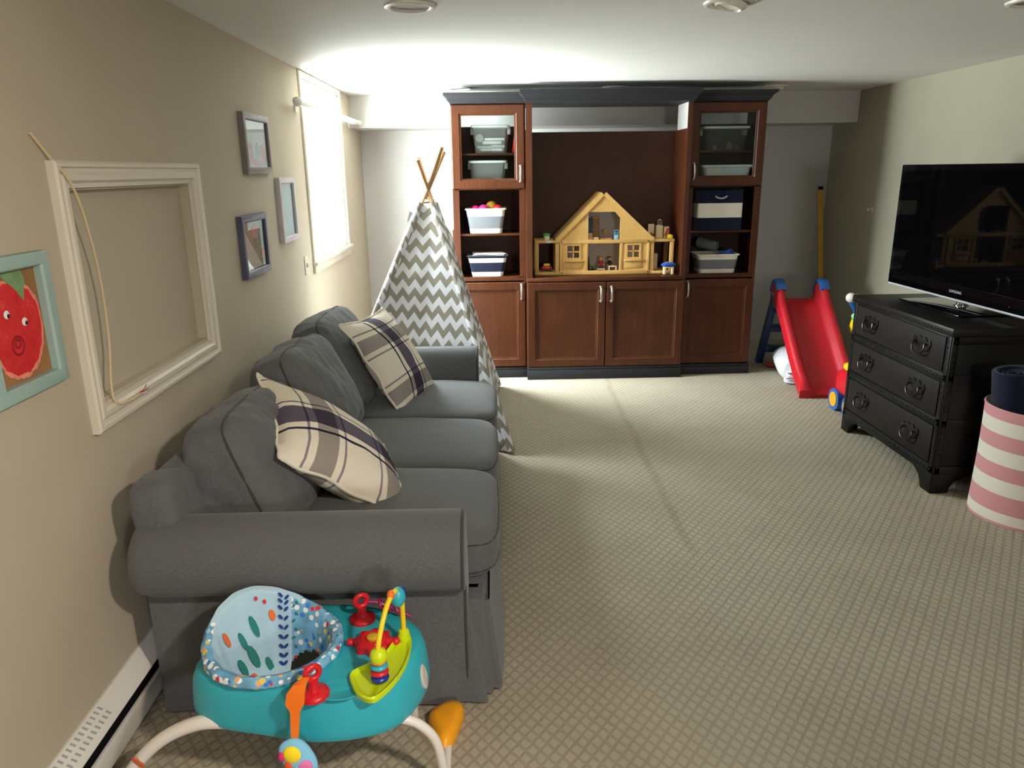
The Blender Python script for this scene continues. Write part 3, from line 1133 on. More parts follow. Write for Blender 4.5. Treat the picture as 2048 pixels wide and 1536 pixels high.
# back cushions (leaning back, plump)
bc = [(2.135, 2.765, 0.655, -7, 0.205), (2.775, 3.40, 0.680, -5, 0.225), (3.395, 4.03, 0.688, -4, 0.230)]
for i, (y0, y1, zc, rl, hzz) in enumerate(bc):
    hx, hy, hz = 0.138, (y1 - y0) / 2 + 0.008, hzz
    T = Matrix.Translation((-0.822 - (0.014 if i == 0 else 0), (y0 + y1) / 2, zc)) @ Matrix.Rotation(radians(-16), 4, 'Y') @ Matrix.Rotation(radians(rl * 0.3), 4, 'X')
    q = B()
    q.cushion(T, hx, hy, hz, 5.4, (0.26, 0.0, 0.05), 44, 0.013, 7.0, 10 + i * 4.0, 0.27)
    o = put('back_cushion', q, M_SOFA, sofa, 60)
    p = B()
    for xx in (0.52,):
        loop = []
        for k in range(28):
            s = k / 28 * 4
            sd, f = int(s), s - int(s)
            uu, vv = [(-1 + 2 * f, -1), (1, -1 + 2 * f), (1 - 2 * f, 1), (-1, 1 - 2 * f)][sd]
            pt = cush_pt((xx, uu, vv), hx, hy, hz, 5.4, (0.26, 0, 0.05), 0.27)
            w_ = T @ pt
            ns = 7.0
            sd_ = 10 + i * 4.0
            dd = rumple(w_, ns, 0.013, sd_)
            loop.append(T @ (pt + pt.normalized() * dd))
        p.tube(loop, 0.0042, 6, 3, closed=True)
    put('piping', p, M_PIPING, o)


# ------------------------------------------------------------------ throw pillows
def pillow(name, label, c, right, upv, w, h, thick, ortho=True, sag=0.0, vrot=False, seed=0.0):
    right = Vector(right).normalized()
    upv = Vector(upv)
    upv = (upv - right * upv.dot(right)).normalized() if ortho else upv.normalized()
    nrm = right.cross(upv).normalized()
    M = Matrix((right, upv, nrm)).transposed().to_4x4()
    M = Matrix.Translation(c) @ M
    n = 26
    b = B()
    grid = {}
    for side in (1, -1):
        for i in range(n + 1):
            for j in range(n + 1):
                u, v = -1 + 2 * i / n, -1 + 2 * j / n
                edge = i in (0, n) or j in (0, n)
                if edge and side == -1:
                    grid[(side, i, j)] = grid[(1, i, j)]
                    continue
                t = max(0.0, (1 - abs(u) ** 2.4) * (1 - abs(v) ** 2.4)) ** 0.62
                ru, rv = u * (1 - 0.085 * (1 - v * v)), v * (1 - 0.085 * (1 - u * u))
                x, y = ru * w / 2, rv * h / 2
                rip = 0.006 * noise.noise(Vector((u * 4 + seed, v * 4, side)))
                z = side * t * thick / 2 + (rip if not edge else 0.006 * sin(9 * (u + v) + seed))
                z -= sag * (u * u * 0.4 + v * v)
                grid[(side, i, j)] = b.bm.verts.new(M @ Vector((x, y, z)))
    for side in (1, -1):
        for i in range(n):
            for j in range(n):
                vs = [grid[(side, i, j)], grid[(side, i + 1, j)], grid[(side, i + 1, j + 1)], grid[(side, i, j + 1)]]
                ij = [(i, j), (i + 1, j), (i + 1, j + 1), (i, j + 1)]
                if side == -1:
                    vs.reverse()
                    ij.reverse()
                f = b.bm.faces.new(vs)
                for lp, (a, c2) in zip(f.loops, ij):
                    uv = (a / n, c2 / n)
                    lp[b.uv].uv = (uv[1], uv[0]) if vrot else uv
    t = thing(name, label, 'pillow', (c[0], c[1], c[2] - h * 0.3))
    put('cover', b, M_PLAID, t, 70)
    # thin fringe round the edge
    fr = B()
    loop = []
    for k in range(64):
        s = k / 64 * 4
        sd, f = int(s), s - int(s)
        uu, vv = [(-1 + 2 * f, -1), (1, -1 + 2 * f), (1 - 2 * f, 1), (-1, 1 - 2 * f)][sd]
        ru, rv = uu * (1 - 0.085 * (1 - vv * vv)), vv * (1 - 0.085 * (1 - uu * uu))
        z = 0.006 * sin(9 * (uu + vv) + seed) - sag * (uu * uu * 0.4 + vv * vv)
        loop.append(M @ Vector((ru * w / 2 * 1.012, rv * h / 2 * 1.012, z)))
    fr.tube(loop, 0.0055, 6, 2, closed=True)
    put('fringe', fr, M_CREAM, t)
    return t


pillow('throw_pillow', 'plaid pillow slumped against the near sofa arm, nearer of the two', (-0.570, 2.500, 0.650), (-0.36, 0.88, 0.31), (-0.72, -0.30, 0.62), 0.50, 0.56, 0.21, False, seed=1.0, sag=0.004)
pillow('throw_pillow', 'plaid pillow leaning on the farthest back cushion by the play tent', (-0.515, 3.66, 0.685), (0.30, 1, 0.0), (-0.53, 0.0, 0.80), 0.48, 0.54, 0.18, seed=5.0, sag=0.008)

# ------------------------------------------------------------------ play tent
tent = thing('play_tent', 'grey and white chevron canvas play tent standing behind the sofa', 'tent', (-0.46, 4.85, 0))
APEX = Vector((-0.415, 4.92, 1.455))
FEET = {'A': Vector((0.085, 4.085, 0.0)), 'B': Vector((0.02, 5.50, 0.0)), 'C': Vector((-1.085, 4.46, 0.0)), 'D': Vector((-1.02, 5.48, 0.0))}
TIPS = {'A': Vector((-0.475, 5.03, 1.70)), 'B': Vector((-0.525, 4.80, 1.74)), 'C': Vector((-0.345, 5.0, 1.70)), 'D': Vector((-0.325, 4.86, 1.735))}
ends = {}
for kf in 'ABCD':
    off = {'A': (0.012, -0.012), 'B': (0.012, 0.012), 'C': (-0.012, -0.012), 'D': (-0.012, 0.012)}[kf]
    f = FEET[kf]
    a = APEX + Vector((off[0], off[1], 0))
    d_ = (a - f).normalized()
    tip = a + d_ * {'A': 0.27, 'B': 0.24, 'C': 0.30, 'D': 0.33}[kf]
    ends[kf] = (f, tip)
    put('pole', B().cyl(f + d_ * 0.012, tip, 0.0125, 0.0125, 12), M_DOWEL, tent)


def panel(k0, k1, bow, v0, hem=None, top=0.035, lobe=0.0, ucen=0.0):
    """canvas between two poles; bow = sideways slack; uv in metres"""
    n, m = 26, 34
    b = B()
    f0, f1 = FEET[k0], FEET[k1]
    mid = (f0 + f1) / 2
    cen = sum((FEET[q] for q in 'ABCD'), Vector()) / 4
    h0 = Vector((f0.x - cen.x, f0.y - cen.y, 0)).normalized()
    h1 = Vector((f1.x - cen.x, f1.y - cen.y, 0)).normalized()
    a0 = APEX + (f0 - APEX) * top + h0 * 0.036
    a1 = APEX + (f1 - APEX) * top + h1 * 0.036
    out = Vector((mid.x - cen.x, mid.y - cen.y, 0)).normalized()
    H = (APEX - mid).length
    rows = []
    for j in range(m + 1):
        t = j / m
        r = []
        for i in range(n + 1):
            s = i / n
            p = a0.lerp(a1, s).lerp((f0 + Vector((0, 0, 0.012))).lerp(f1 + Vector((0, 0, 0.012)), s), t)
            k = 4 * s * (1 - s)
            p = p + out * (bow * k * t * (1 - 0.3 * t) + lobe * k * math.exp(-((t - 0.17) / 0.10) ** 2))
            fold = 0.010 * sin(s * 17 + t * 3) * t * k + 0.012 * noise.noise(Vector((s * 4 + v0, t * 5, 1.0))) * min(1, 3 * t) * k
            p = p + out * fold
            w_ = (f1 - f0).length
            uv = ((s - 0.5) * w_ * (top + (1 - top) * t) + 2.0 + ucen, 3.0 + v0 - t * H)
            r.append((b.bm.verts.new(p), uv))
        rows.append(r)
    for j in range(m):
        for i in range(n):
            q = [rows[j][i], rows[j][i + 1], rows[j + 1][i + 1], rows[j + 1][i]]
            f = b.bm.faces.new([x[0] for x in q])
            for lp, x in zip(f.loops, q):
                lp[b.uv].uv = x[1]
    o = put('canvas_panel', b, M_CHEVRON, tent, 80)
    sm = o.modifiers.new('cloth', 'SOLIDIFY')
    sm.thickness = 0.003
    return o


panel('C', 'A', -0.10, 0.0)
panel('A', 'B', -0.05, 0.02, lobe=0.05)
panel('B', 'D', 0.0, 0.01)
panel('D', 'C', 0.0, 0.03)
# seams wrapped round the poles
for kf in 'ABCD':
    f, tip = ends[kf]
    cen = sum((FEET[q] for q in 'ABCD'), Vector()) / 4
    hh = Vector((FEET[kf].x - cen.x, FEET[kf].y - cen.y, 0)).normalized()
    p0 = APEX + (FEET[kf] - APEX) * 0.035 + hh * 0.026
    b = B()
    b.cyl(FEET[kf] + (p0 - FEET[kf]).normalized() * 0.02, p0, 0.023, 0.026, 14)
    o = put('pole_sleeve', b, M_CHEVRON, tent)
    for poly in o.data.polygons:
        pass
    uvl = o.data.uv_layers[0].data
    for lp in o.data.loops:
        co = o.data.vertices[lp.vertex_index].co
        uvl[lp.index].uv = (2.0 + co.x * 1.5 + co.y, 3.0 + co.z * 1.1)
b = B()
for k, z in enumerate((-0.045, -0.035, -0.026)):
    b.torus(APEX + Vector((0, 0, z)), 0.040 - k * 0.003, 0.005, Matrix.Rotation(radians(8 * k - 8), 4, 'X'))
put('tie_cord', b, M_CREAM, tent)
b = B()
b.prism([(0, 0), (0.035, -0.02), (0.05, -0.12), (0.01, -0.16), (-0.02, -0.06)], 0, 0.004, on_front(-0.53, 4.86, 1.36))
put('tie_flap', b, M_WHITECLOTH, tent)

# ------------------------------------------------------------------ wall cabinets
DOORP = [(0, 0), (0, 0.016), (0.004, 0.020), (0.056, 0.020), (0.062, 0.014), (0.070, 0.012), (0.074, 0.006), (0.074, 0.0)]


def handle(parent, x, y, z, L=0.11):
    b = B()
    pts = [(x, y, z - L / 2), (x, y - 0.020, z - L / 2 + 0.006), (x, y - 0.027, z - L * 0.25), (x, y - 0.029, z), (x, y - 0.027, z + L * 0.25), (x, y - 0.020, z + L / 2 - 0.006), (x, y, z + L / 2)]
    b.tube(pts, lambda t: 0.0068 + 0.003 * sin(pi * t), 10, 5)
    b.ball((x, y - 0.004, z - L / 2), 0.011, 0.006, 0.011)
    b.ball((x, y - 0.004, z + L / 2), 0.011, 0.006, 0.011)
    put('handle', b, M_NICKEL, parent)


def door(parent, x0, x1, z0, z1, yf, hx, hz, glass=False):
    M = on_front((x0 + x1) / 2, yf + 0.02, (z0 + z1) / 2)
    w_, h_ = x1 - x0, z1 - z0
    b = B()
    b.frame(w_, h_, DOORP, M)
    i = 0.073
    if not glass:
        b.prism([(-w_ / 2 + i, -h_ / 2 + i), (w_ / 2 - i, -h_ / 2 + i), (w_ / 2 - i, h_ / 2 - i), (-w_ / 2 + i, h_ / 2 - i)], 0.0, 0.0075, M)
    d = put('door', b, M_CHERRY, parent, 30)
    if glass:
        put('pane', B().prism([(-w_ / 2 + i, -h_ / 2 + i), (w_ / 2 - i, -h_ / 2 + i), (w_ / 2 - i, h_ / 2 - i), (-w_ / 2 + i, h_ / 2 - i)], 0.004, 0.008, M), M_GLASS, d, 0)
    handle(d, hx, yf, hz)
    return d


def crown(parent, x0, x1, yf, yb, left, right, z0=2.07, z1=2.142):
    """stepped crown moulding on the front and the free ends"""
    prof = [(0.0, z0), (0.004, z0 + 0.010), (0.012, z0 + 0.014), (0.016, z0 + 0.030), (0.032, z0 + 0.046), (0.044, z0 + 0.052), (0.046, z1)]
    b = B()
    rings = []
    for o, z in prof:
        ol = o if left else 0
        orr = o if right else 0
        rings.append([(x0 - ol, yb, z), (x0 - ol, yf - o, z), (x1 + orr, yf - o, z), (x1 + orr, yb, z)])
    b.loft(rings)
    put('crown_moulding', b, M_CHARCOAL, parent, 25)


TW = 0.018
SFY, CFY, SBY = 5.77, 5.69, 6.18


def tower(x0, x1, label, hside, left):
    t = thing('tall_cabinet', label, 'cabinet', ((x0 + x1) / 2, 5.95, 0))
    yf = SFY + 0.022
    b = B()
    b.box(x0, x0 + TW, yf, SBY, 0.085, 2.07)
    b.box(x1 - TW, x1, yf, SBY, 0.085, 2.07)
    b.box(x0 + TW, x1 - TW, yf, SBY, 0.085, 0.103)
    b.box(x0 + TW, x1 - TW, yf, SBY, 0.775, 0.805)
    b.box(x0 + TW, x1 - TW, yf, SBY, 1.462, 1.480)
    b.box(x0 + TW, x1 - TW, yf, SBY, 2.05, 2.068)
    # face frame
    b.box(x0 + TW, x0 + 0.048, yf, yf + 0.018, 0.80, 1.468)
    b.box(x1 - 0.048, x1 - TW, yf, yf + 0.018, 0.80, 1.468)
    put('carcass', b, M_CHERRY, t, 0)
    put('back_panel', B().box(x0 + TW, x1 - TW, SBY - 0.012, SBY, 0.10, 1.93), M_CHERRYDARK, t, 0)
    for z in (1.135, 1.725):
        put('shelf', B().box(x0 + TW, x1 - TW, yf + 0.02, SBY - 0.012, z - 0.016, z, 0.002), M_CHERRY, t)
    hx = x1 - 0.037 if hside > 0 else x0 + 0.037
    door(t, x0 + 0.004, x1 - 0.008, 1.47, 2.062, SFY, hx, 1.575, True)
    door(t, x0 + 0.004, x1 - 0.008, 0.092, 0.765, SFY, hx, 0.69)
    crown(t, x0, x1, SFY - 0.01, SBY, left, not left)
    b = B()
    b.box(x0, x1, SFY + 0.012, SBY, 0.0, 0.080)
    b.box(x0, x1, SFY - 0.004, SFY + 0.014, 0.0, 0.062, 0.003)
    b.box(x0, x1, SFY + 0.004, SFY + 0.014, 0.062, 0.082, 0.003)
    put('plinth', b, M_CHARCOAL, t, 30)
    return t


LX0, LX1, RX0, RX1 = -0.302, 0.246, 1.468, 2.036
lt = tower(LX0, LX1, 'left cherry tall cabinet with glass door, beside the play tent', 1, True)
put('side_panel', B().box(LX0 - 0.016, LX0, 5.86, 6.45, 0.0, 1.16, 0.003), M_CHERRY, lt)
rt = tower(RX0, RX1, 'right cherry tall cabinet with glass door, nearer the red slide', -1, False)

ct = thing('entertainment_cabinet', 'wide cherry centre cabinet with two lower doors and open bay holding the dollhouse', 'cabinet', (0.857, 5.95, 0))
CX0, CX1 = LX1 + 0.002, RX0 - 0.002
b = B()
yf = CFY + 0.022
b.box(CX0, CX0 + 0.045, yf, yf + 0.022, 0.80, 2.07)
b.box(CX1 - 0.032, CX1, yf, yf + 0.022, 0.80, 2.07)
b.box(CX0, CX0 + TW, yf + 0.022, SBY, 0.10, 1.885)
b.box(CX1 - TW, CX1, yf + 0.022, SBY, 0.10, 1.885)
b.box(CX0, CX0 + TW, yf, yf + 0.022, 0.10, 0.80)
b.box(CX1 - TW, CX1, yf, yf + 0.022, 0.10, 0.80)
b.box(CX0 + TW, CX1 - TW, yf, SBY, 0.10, 0.118)
put('carcass', b, M_CHERRY, ct, 0)
put('counter', B().box(CX0 + 0.001, CX1 - 0.001, CFY + 0.005, SBY - 0.012, 0.775, 0.802, 0.003), M_CHERRY, ct)
put('back_panel', B().box(CX0 + TW, CX1 - TW, SBY - 0.012, SBY, 0.118, 1.885), M_CHERRYDARK, ct, 0)
put('filler_board', B().box(CX1 - TW, CX1, yf + 0.022, 6.10, 1.885, 2.068), M_BACKWALL, ct, 0, 'white filler board at the top of the open bay')
put('top_board', B().box(CX0, CX1, CFY + 0.03, SBY, 2.068, 2.086), M_CHARCOAL, ct, 0)
door(ct, CX0 + 0.004, 0.855, 0.102, 0.768, CFY, 0.817, 0.675)
door(ct, 0.861, CX1 - 0.004, 0.102, 0.768, CFY, 0.899, 0.675)
crown(ct, CX0, CX1, CFY - 0.02, SFY - 0.058, True, True, 2.068, 2.150)
b = B()
b.box(CX0, CX1, CFY + 0.014, SBY, 0.0, 0.098)
b.box(CX0, CX1, CFY - 0.006, CFY + 0.016, 0.0, 0.075, 0.003)
b.box(CX0, CX1, CFY + 0.002, CFY + 0.016, 0.075, 0.099, 0.004)
put('plinth', b, M_CHARCOAL, ct, 30)


# ------------------------------------------------------------------ boxes and baskets on the shelves
def bin_rings(cx, cy, z0, specs, r=0.03):
    """specs: [(w,d,z)] -> rounded rectangle rings"""
    return [[(cx + x, cy + y, z0 + z) for x, y in rrect(w_, d_, min(r, w_ * 0.2, d_ * 0.2))] for w_, d_, z in specs]


def basket(name, label, cx, cy, z0, wt, wb, dt, db, h, mats, bands, rim=0.012, group=None, cat='storage basket'):
    """open tapered basket; bands: heights (0..1) where the colour changes; mats: [body...] bottom to top"""
    t = thing(name, label, cat, (cx, cy, z0), 0, group)
    hs = [0.0] + bands + [1.0]
    spec, mis = [], []
    for i in range(len(hs) - 1):
        for k in range(2 if i else 1):
            hh = hs[i]
            spec.append((wb + (wt - wb) * hh, db + (dt - db) * hh, hh * h))
            if len(spec) > 1:
                mis.append(i if k == 1 or i == 0 else i - 1)
    # outer wall
    spec = []
    mis = []
    for i, hh in enumerate(hs):
        spec.append((wb + (wt - wb) * hh, db + (dt - db) * hh, hh * h))
        if i:
            mis.append(min(i - 1, len(mats) - 1))
    spec.append((wt - 0.012, dt - 0.012, h))
    mis.append(len(mats) - 1)
    spec.append((wb - 0.012, db - 0.012, 0.010))
    mis.append(len(mats) - 1)
    b = B()
    b.loft(bin_rings(cx, cy, z0 + 0.001, spec), True, True, True, mis)
    put('tub', b, mats, t, 40)
    rb_ = B()
    ring = [(x, y, z) for x, y, z in bin_rings(cx, cy, z0, [(wt + 0.006, dt + 0.006, h)])[0]]
    rb_.tube(ring, rim / 2, 8, 2, closed=True)
    put('rim', rb_, mats[-1], t)
    return t


def clear_box(label, cx, cy, z0, w_, d_, h, tint, lid_m, alpha, group='lidded storage boxes behind the glass doors'):
    t = thing('storage_box', label, 'storage box', (cx, cy, z0), 0, group)
    b = B()
    b.loft(bin_rings(cx, cy, z0 + 0.001, [(w_ * 0.80, d_ * 0.85, 0), (w_ * 0.95, d_ * 0.97, h - 0.012), (w_ * 0.97, d_ * 0.98, h - 0.012)]), True, False)
    put('tub', b, clear_plastic('translucent_box_plastic', tint, alpha), t)
    l = B()
    l.loft(bin_rings(cx, cy, z0, [(w_ * 0.97, d_, h - 0.016), (w_, d_ + 0.01, h - 0.014), (w_, d_ + 0.01, h), (w_ * 0.94, d_ * 0.95, h + 0.004)]))
    put('lid', l, lid_m, t)
    for s in (-1, 1):
        put('latch', B().box(cx + s * w_ * 0.475 - 0.012, cx + s * w_ * 0.475 + 0.012, cy - 0.03, cy + 0.03, z0 + h - 0.06, z0 + h - 0.018, 0.004), lid_m, t)
    return t


LID = plastic('pale_translucent_lid', (224, 221, 214), 0.4)
LC = (LX0 + LX1) / 2
# upper clear box with white bits inside
zc = 1.726
clear_box('clear lidded box full of white pieces on the top shelf behind the left glass door', -0.010, 5.955, zc, 0.295, 0.24, 0.196, (222, 214, 206), LID, 0.22)
random.seed(4)
for i, (x, y, z, sx, sy, sz, rz) in enumerate([(-0.04, 5.93, 0.012, 0.10, 0.08, 0.018, 0.2), (0.045, 5.94, 0.012, 0.08, 0.1, 0.02, -0.2), (-0.05, 5.95, 0.034, 0.12, 0.06, 0.016, -0.1), (0.04, 5.93, 0.036, 0.09, 0.09, 0.02, 0.3),
                                               (0.0, 5.92, 0.062, 0.14, 0.07, 0.022, 0.05), (0.02, 5.92, 0.088, 0.15, 0.08, 0.018, -0.05)]):
    M = Matrix.Translation((x, y, zc + z + 0.003)) @ Matrix.Rotation(rz, 4, 'Z')
    bb = B()
    bb.box(-sx / 2, sx / 2, -sy / 2, sy / 2, 0, sz, 0.004, 0, M)
    bb.box(-sx / 2 + 0.012, sx / 2 - 0.012, -sy / 2 - 0.003, -sy / 2 + 0.004, sz * 0.35, sz * 0.6, 0.001, 0, M)
    single('white_block', bb, M_WHITE, 'small flat white piece lying inside the clear box on the top left shelf', 'block', 'white pieces inside the clear box')
bb = B()
bb.lathe([(0.0, 0), (0.028, 0.0), (0.030, 0.006), (0.030, 0.030), (0.026, 0.036), (0.0, 0.036)], Matrix.Translation((-0.095, 5.93, zc + 0.108)) @ Matrix.Rotation(radians(75), 4, 'X') @ Matrix.Translation((0, 0, -0.018)), 20)
single('white_roll', bb, M_WHITE, 'round white roll at the left end inside the clear top box', 'roll')
# thin books right of the clear box
for i, (m, nm, lb, x, tl) in enumerate(((M_RED, 'red', 'thin red book tilted at the right end of the top left glass shelf', 0.158, -9), (M_BLACK, 'black', 'thin dark book tilted against the red book on the top left shelf', 0.178, -9))):
    M = Matrix.Translation((x, 5.95, zc + 0.004)) @ Matrix.Rotation(radians(-tl), 4, 'Y')
    t = thing('book', lb, 'book', (x, 5.95, zc))
    put('cover', B().box(-0.008, 0.008, -0.085, 0.085, 0.0, 0.16 - i * 0.03, 0.002, 0, M), m, t)
    put('pages', B().box(-0.0055, 0.0055, -0.083, 0.087, 0.003, 0.157 - i * 0.03, 0.0, 0, M), PAPER, t)
# second clear box
zc = 1.481
clear_box('clear lidded box with a blue piece inside, lower shelf behind left glass door', -0.035, 5.955, zc, 0.295, 0.24, 0.190, (214, 206, 198), LID, 0.30)
bb = B()
bb.ball((-0.04, 5.90, zc + 0.028), 0.032, 0.03, 0.022)
bb.box(-0.075, -0.01, 5.905, 5.95, zc + 0.004, zc + 0.03, 0.008)
single('blue_toy', bb, M_BLUE, 'bright blue toy inside the lower clear box behind the left glass door', 'toy')
bb = B()
bb.box(-0.07, 0.06, 5.96, 6.03, zc + 0.004, zc + 0.055, 0.006)
bb.box(0.01, 0.07, 5.90, 5.955, zc + 0.004, zc + 0.065, 0.006)
single('paper_stack', bb, PAPER, 'stack of white paper inside the lower clear box behind the left glass door', 'paper')

# open shelf baskets, left
basket('storage_basket', 'white and pale grey basket heaped with pink toys, upper open shelf left cabinet', -0.058, 5.925, 1.136, 0.300, 0.245, 0.24, 0.20, 0.182, [M_CREAM, M_GREYCLOTH, M_CREAM], [0.20, 0.70])
bb = B()
bb.prism([(-0.05, 0.02), (-0.03, -0.006), (0.03, -0.006), (0.05, 0.02), (0.0, 0.004)], 0, 0.006, on_front(-0.055, 5.808, 1.275))
for i, (x, y, r, m, lb) in enumerate(((-0.14, 5.90, 0.035, M_PINKP, 'pink toy ball at the left of the heaped basket'), (-0.075, 5.88, 0.036, M_PINKP, 'pink toy ball in the middle of the heaped basket'),
                                      (-0.01, 5.93, 0.046, paint('mustard_plastic', (150, 116, 20), 0.5), 'mustard yellow ball on top of the heaped basket'), (0.035, 5.87, 0.036, M_RED, 'red toy ball at the right of the heaped basket'))):
    q = B()
    q.ball((x, y, 1.136 + 0.178 + (0.018 if i == 2 else 0.0)), r, r, r * 0.95)
    q.torus((x, y, 1.136 + 0.178 + (0.018 if i == 2 else 0.0)), r * 0.985, r * 0.06, Matrix.Rotation(0.8 + i, 4, 'X'))
    single('toy_ball', q, m, lb, 'ball', 'toy balls in the heaped basket')
bb.bm.free()
# fill under the balls
fl = B()
fl.box(-0.165, 0.05, 5.835, 6.015, 1.15, 1.285, 0.02)
single('toy_heap', fl, M_PINKP, 'pink soft toys filling the basket on the upper open shelf of the left cabinet', 'toys')
basket('storage_basket', 'navy and white striped basket holding papers, lower open shelf left cabinet', -0.052, 5.925, 0.806, 0.305, 0.24, 0.24, 0.20, 0.158, [M_CREAM, M_NAVYCLOTH, M_CREAM, M_NAVYCLOTH], [0.22, 0.68, 0.90])
for i in range(4):
    M = Matrix.Translation((-0.07 + 0.012 * i, 5.93, 0.952 + i * 0.0075)) @ Matrix.Rotation(radians(2.5 - 0.4 * i), 4, 'Y') @ Matrix.Rotation(0.05 * i, 4, 'Z')
    t = thing('picture_book', ['white booklet lowest of the pile in the navy striped basket', 'thin dark booklet second in the pile in the navy striped basket', 'white booklet third in the pile in the navy striped basket', 'thin white booklet on top of the navy striped basket'][i], 'book', (-0.07 + 0.012 * i, 5.93, 0.952 + i * 0.0075))
    put('cover', B().box(-0.125, 0.115, -0.08, 0.085, 0, 0.0055, 0.001, 0, M), M_NAVYP if i == 1 else PAPER, t)
    put('pages', B().box(-0.123, 0.1165, -0.082, 0.083, 0.0012, 0.0042, 0, 0, M), M_WHITE, t, 0)

# right cabinet
zc = 1.726
RCX = 1.765
clear_box('dim clear lidded box of small parts on the top shelf behind the right glass door', RCX - 0.005, 5.955, zc, 0.36, 0.25, 0.17, (120, 124, 116), LID, 0.30)
for x, y, s, lb in ((-0.07, 5.93, 0.04, 'leftmost pale cube toy inside the dim clear box behind the right glass door'), (0.04, 5.92, 0.048, 'middle pale cube toy inside the dim clear box behind the right glass door'), (0.11, 5.96, 0.036, 'rightmost pale cube toy inside the dim clear box behind the right glass door')):
    q = B()
    q.box(RCX + x - s / 2, RCX + x + s / 2, y - s / 2, y + s / 2, zc + 0.004, zc + 0.004 + s, 0.005)
    q.ball((RCX + x, y, zc + 0.004 + s), s * 0.3)
    single('toy_block', q, paint('khaki_block', (140, 132, 100), 0.6), lb, 'toy block', 'small toys in the right clear box')
zc = 1.481
t = basket('storage_box', 'low white open box on the lower shelf behind the right glass door', RCX + 0.01, 5.93, zc, 0.365, 0.315, 0.26, 0.22, 0.13, [M_WHITE, M_WHITE], [0.8], 0.02, cat='storage box')
t = thing('storage_cube', 'tall navy fabric cube with a broad white band, upper open shelf right cabinet', 'storage cube', (1.735, 5.95, 1.136))
b = B()
sp = [(0.345, 0.33, 0.0), (0.345, 0.33, 0.095), (0.345, 0.33, 0.203), (0.345, 0.33, 0.30), (0.333, 0.318, 0.30), (0.333, 0.318, 0.02)]
b.loft(bin_rings(1.735, 5.965, 1.137, sp, 0.012), True, True, True, [0, 1, 0, 0, 0])
put('cube_body', b, [M_NAVYCLOTH, M_CREAM], t, 30)
b = B()
b.tube([(1.69, 5.797, 1.392), (1.71, 5.790, 1.380), (1.735, 5.788, 1.376), (1.76, 5.790, 1.380), (1.78, 5.797, 1.392)], 0.006, 8)
put('grip', b, M_GREYP, t)
basket('storage_basket', 'grey and white basket with rolled cloths, lower open shelf right cabinet', 1.748, 5.925, 0.806, 0.315, 0.275, 0.25, 0.22, 0.142, [M_CREAM, M_GREYCLOTH, M_CREAM], [0.22, 0.74])
for m, lb, p0, p1, r in ((paint('grey_wool', (120, 122, 124), 0.95, 0.1), 'grey rolled cloth poking out of the right cabinet basket', (1.64, 6.02, 1.03), (1.76, 5.93, 1.0), 0.042), (M_BLUECLOTH, 'blue rolled cloth poking out of the right cabinet basket', (1.77, 5.93, 0.905), (1.868, 5.862, 0.950), 0.040)):
    P0, P1 = Vector(p0), Vector(p1)
    q = B()
    q.cyl(P0, P1, r, r, 20)
    qm = (P1 - P0).to_track_quat('Z', 'X').to_matrix().to_4x4()
    q.torus(P1, r * 0.86, r * 0.14, qm)
    q.torus(P1, r * 0.5, r * 0.12, qm)
    q.torus(P0, r * 0.86, r * 0.14, qm)
    single('rolled_cloth', q, m, lb, 'cloth', 'rolled cloths in the right basket')

# ------------------------------------------------------------------ dollhouse
dh = thing('dollhouse', 'large open-fronted pine dollhouse with steep roof in the cabinet bay', 'dollhouse', (0.865, 5.98, 0.802))
HF = 5.875        # front face
HB = 6.12
HZ = 0.803
M = on_front(0, HF + 0.022, 0)
f = B()


def pr(pts, t0=0.0, t1=0.022):
    f.prism(pts, t0, t1, M)


pr([(0.515, 1.072), (0.735, 1.072), (0.735, 1.290)])
pr([(0.985, 1.072), (1.215, 1.072), (0.985, 1.288)])
pr([(0.735, 1.283), (0.985, 1.283), (0.985, 1.288), (0.850, 1.412), (0.735, 1.290)])
pr([(0.940, 1.283), (0.985, 1.235), (0.985, 1.283)])
for x0, x1, wx0, wx1 in ((0.515, 0.735, 0.566, 0.676), (0.985, 1.220, 1.038, 1.146)):
    pr([(x0, HZ + 0.03), (x1, HZ + 0.03), (x1, 0.926), (x0, 0.926)])
    pr([(x0, 1.036), (x1, 1.036), (x1, 1.045), (x0, 1.045)])
    pr([(x0, 0.926), (wx0, 0.926), (wx0, 1.036), (x0, 1.036)])
    pr([(wx1, 0.926), (x1, 0.926), (x1, 1.036), (wx1, 1.036)])
put('facade', f, M_PINE, dh, 0)
for x0, x1, wx0, wx1 in ((0.515, 0.735, 0.566, 0.676), (0.985, 1.220, 1.038, 1.146)):
    q = B()
    cxw, czw = (wx0 + wx1) / 2, 0.981
    q.frame(0.122, 0.122, [(0, 0), (0, 0.028), (0.014, 0.028), (0.014, 0)], on_front(cxw, HF + 0.022, czw))
    q.box(cxw - 0.005, cxw + 0.005, HF, HF + 0.012, 0.926, 1.036)
    q.box(wx0, wx1, HF, HF + 0.012, czw - 0.005, czw + 0.005)
    wf = put('window_frame', q, M_PINE, dh, 0)
    put('window_ledge', B().box(wx0 - 0.02, wx1 + 0.02, HF - 0.020, HF + 0.004, 0.905, 0.918, 0.002), M_PINE, dh)
    q = B()
    q.box(wx0 - 0.014, wx1 + 0.014, HF - 0.005, HF + 0.004, HZ + 0.046, 0.905, 0.002)
    put('flower_panel', q, M_PINE, dh)
q = B()
q.box(0.512, 1.223, HF - 0.010, HF + 0.012, 1.044, 1.072, 0.002)
q.box(0.512, 1.223, HF - 0.008, HF + 0.012, HZ, HZ + 0.030, 0.002)
for x in (0.515, 0.714, 0.985, 1.199):
    q.box(x, x + 0.021, HF - 0.006, HF + 0.010, HZ + 0.03, 1.044, 0.002)
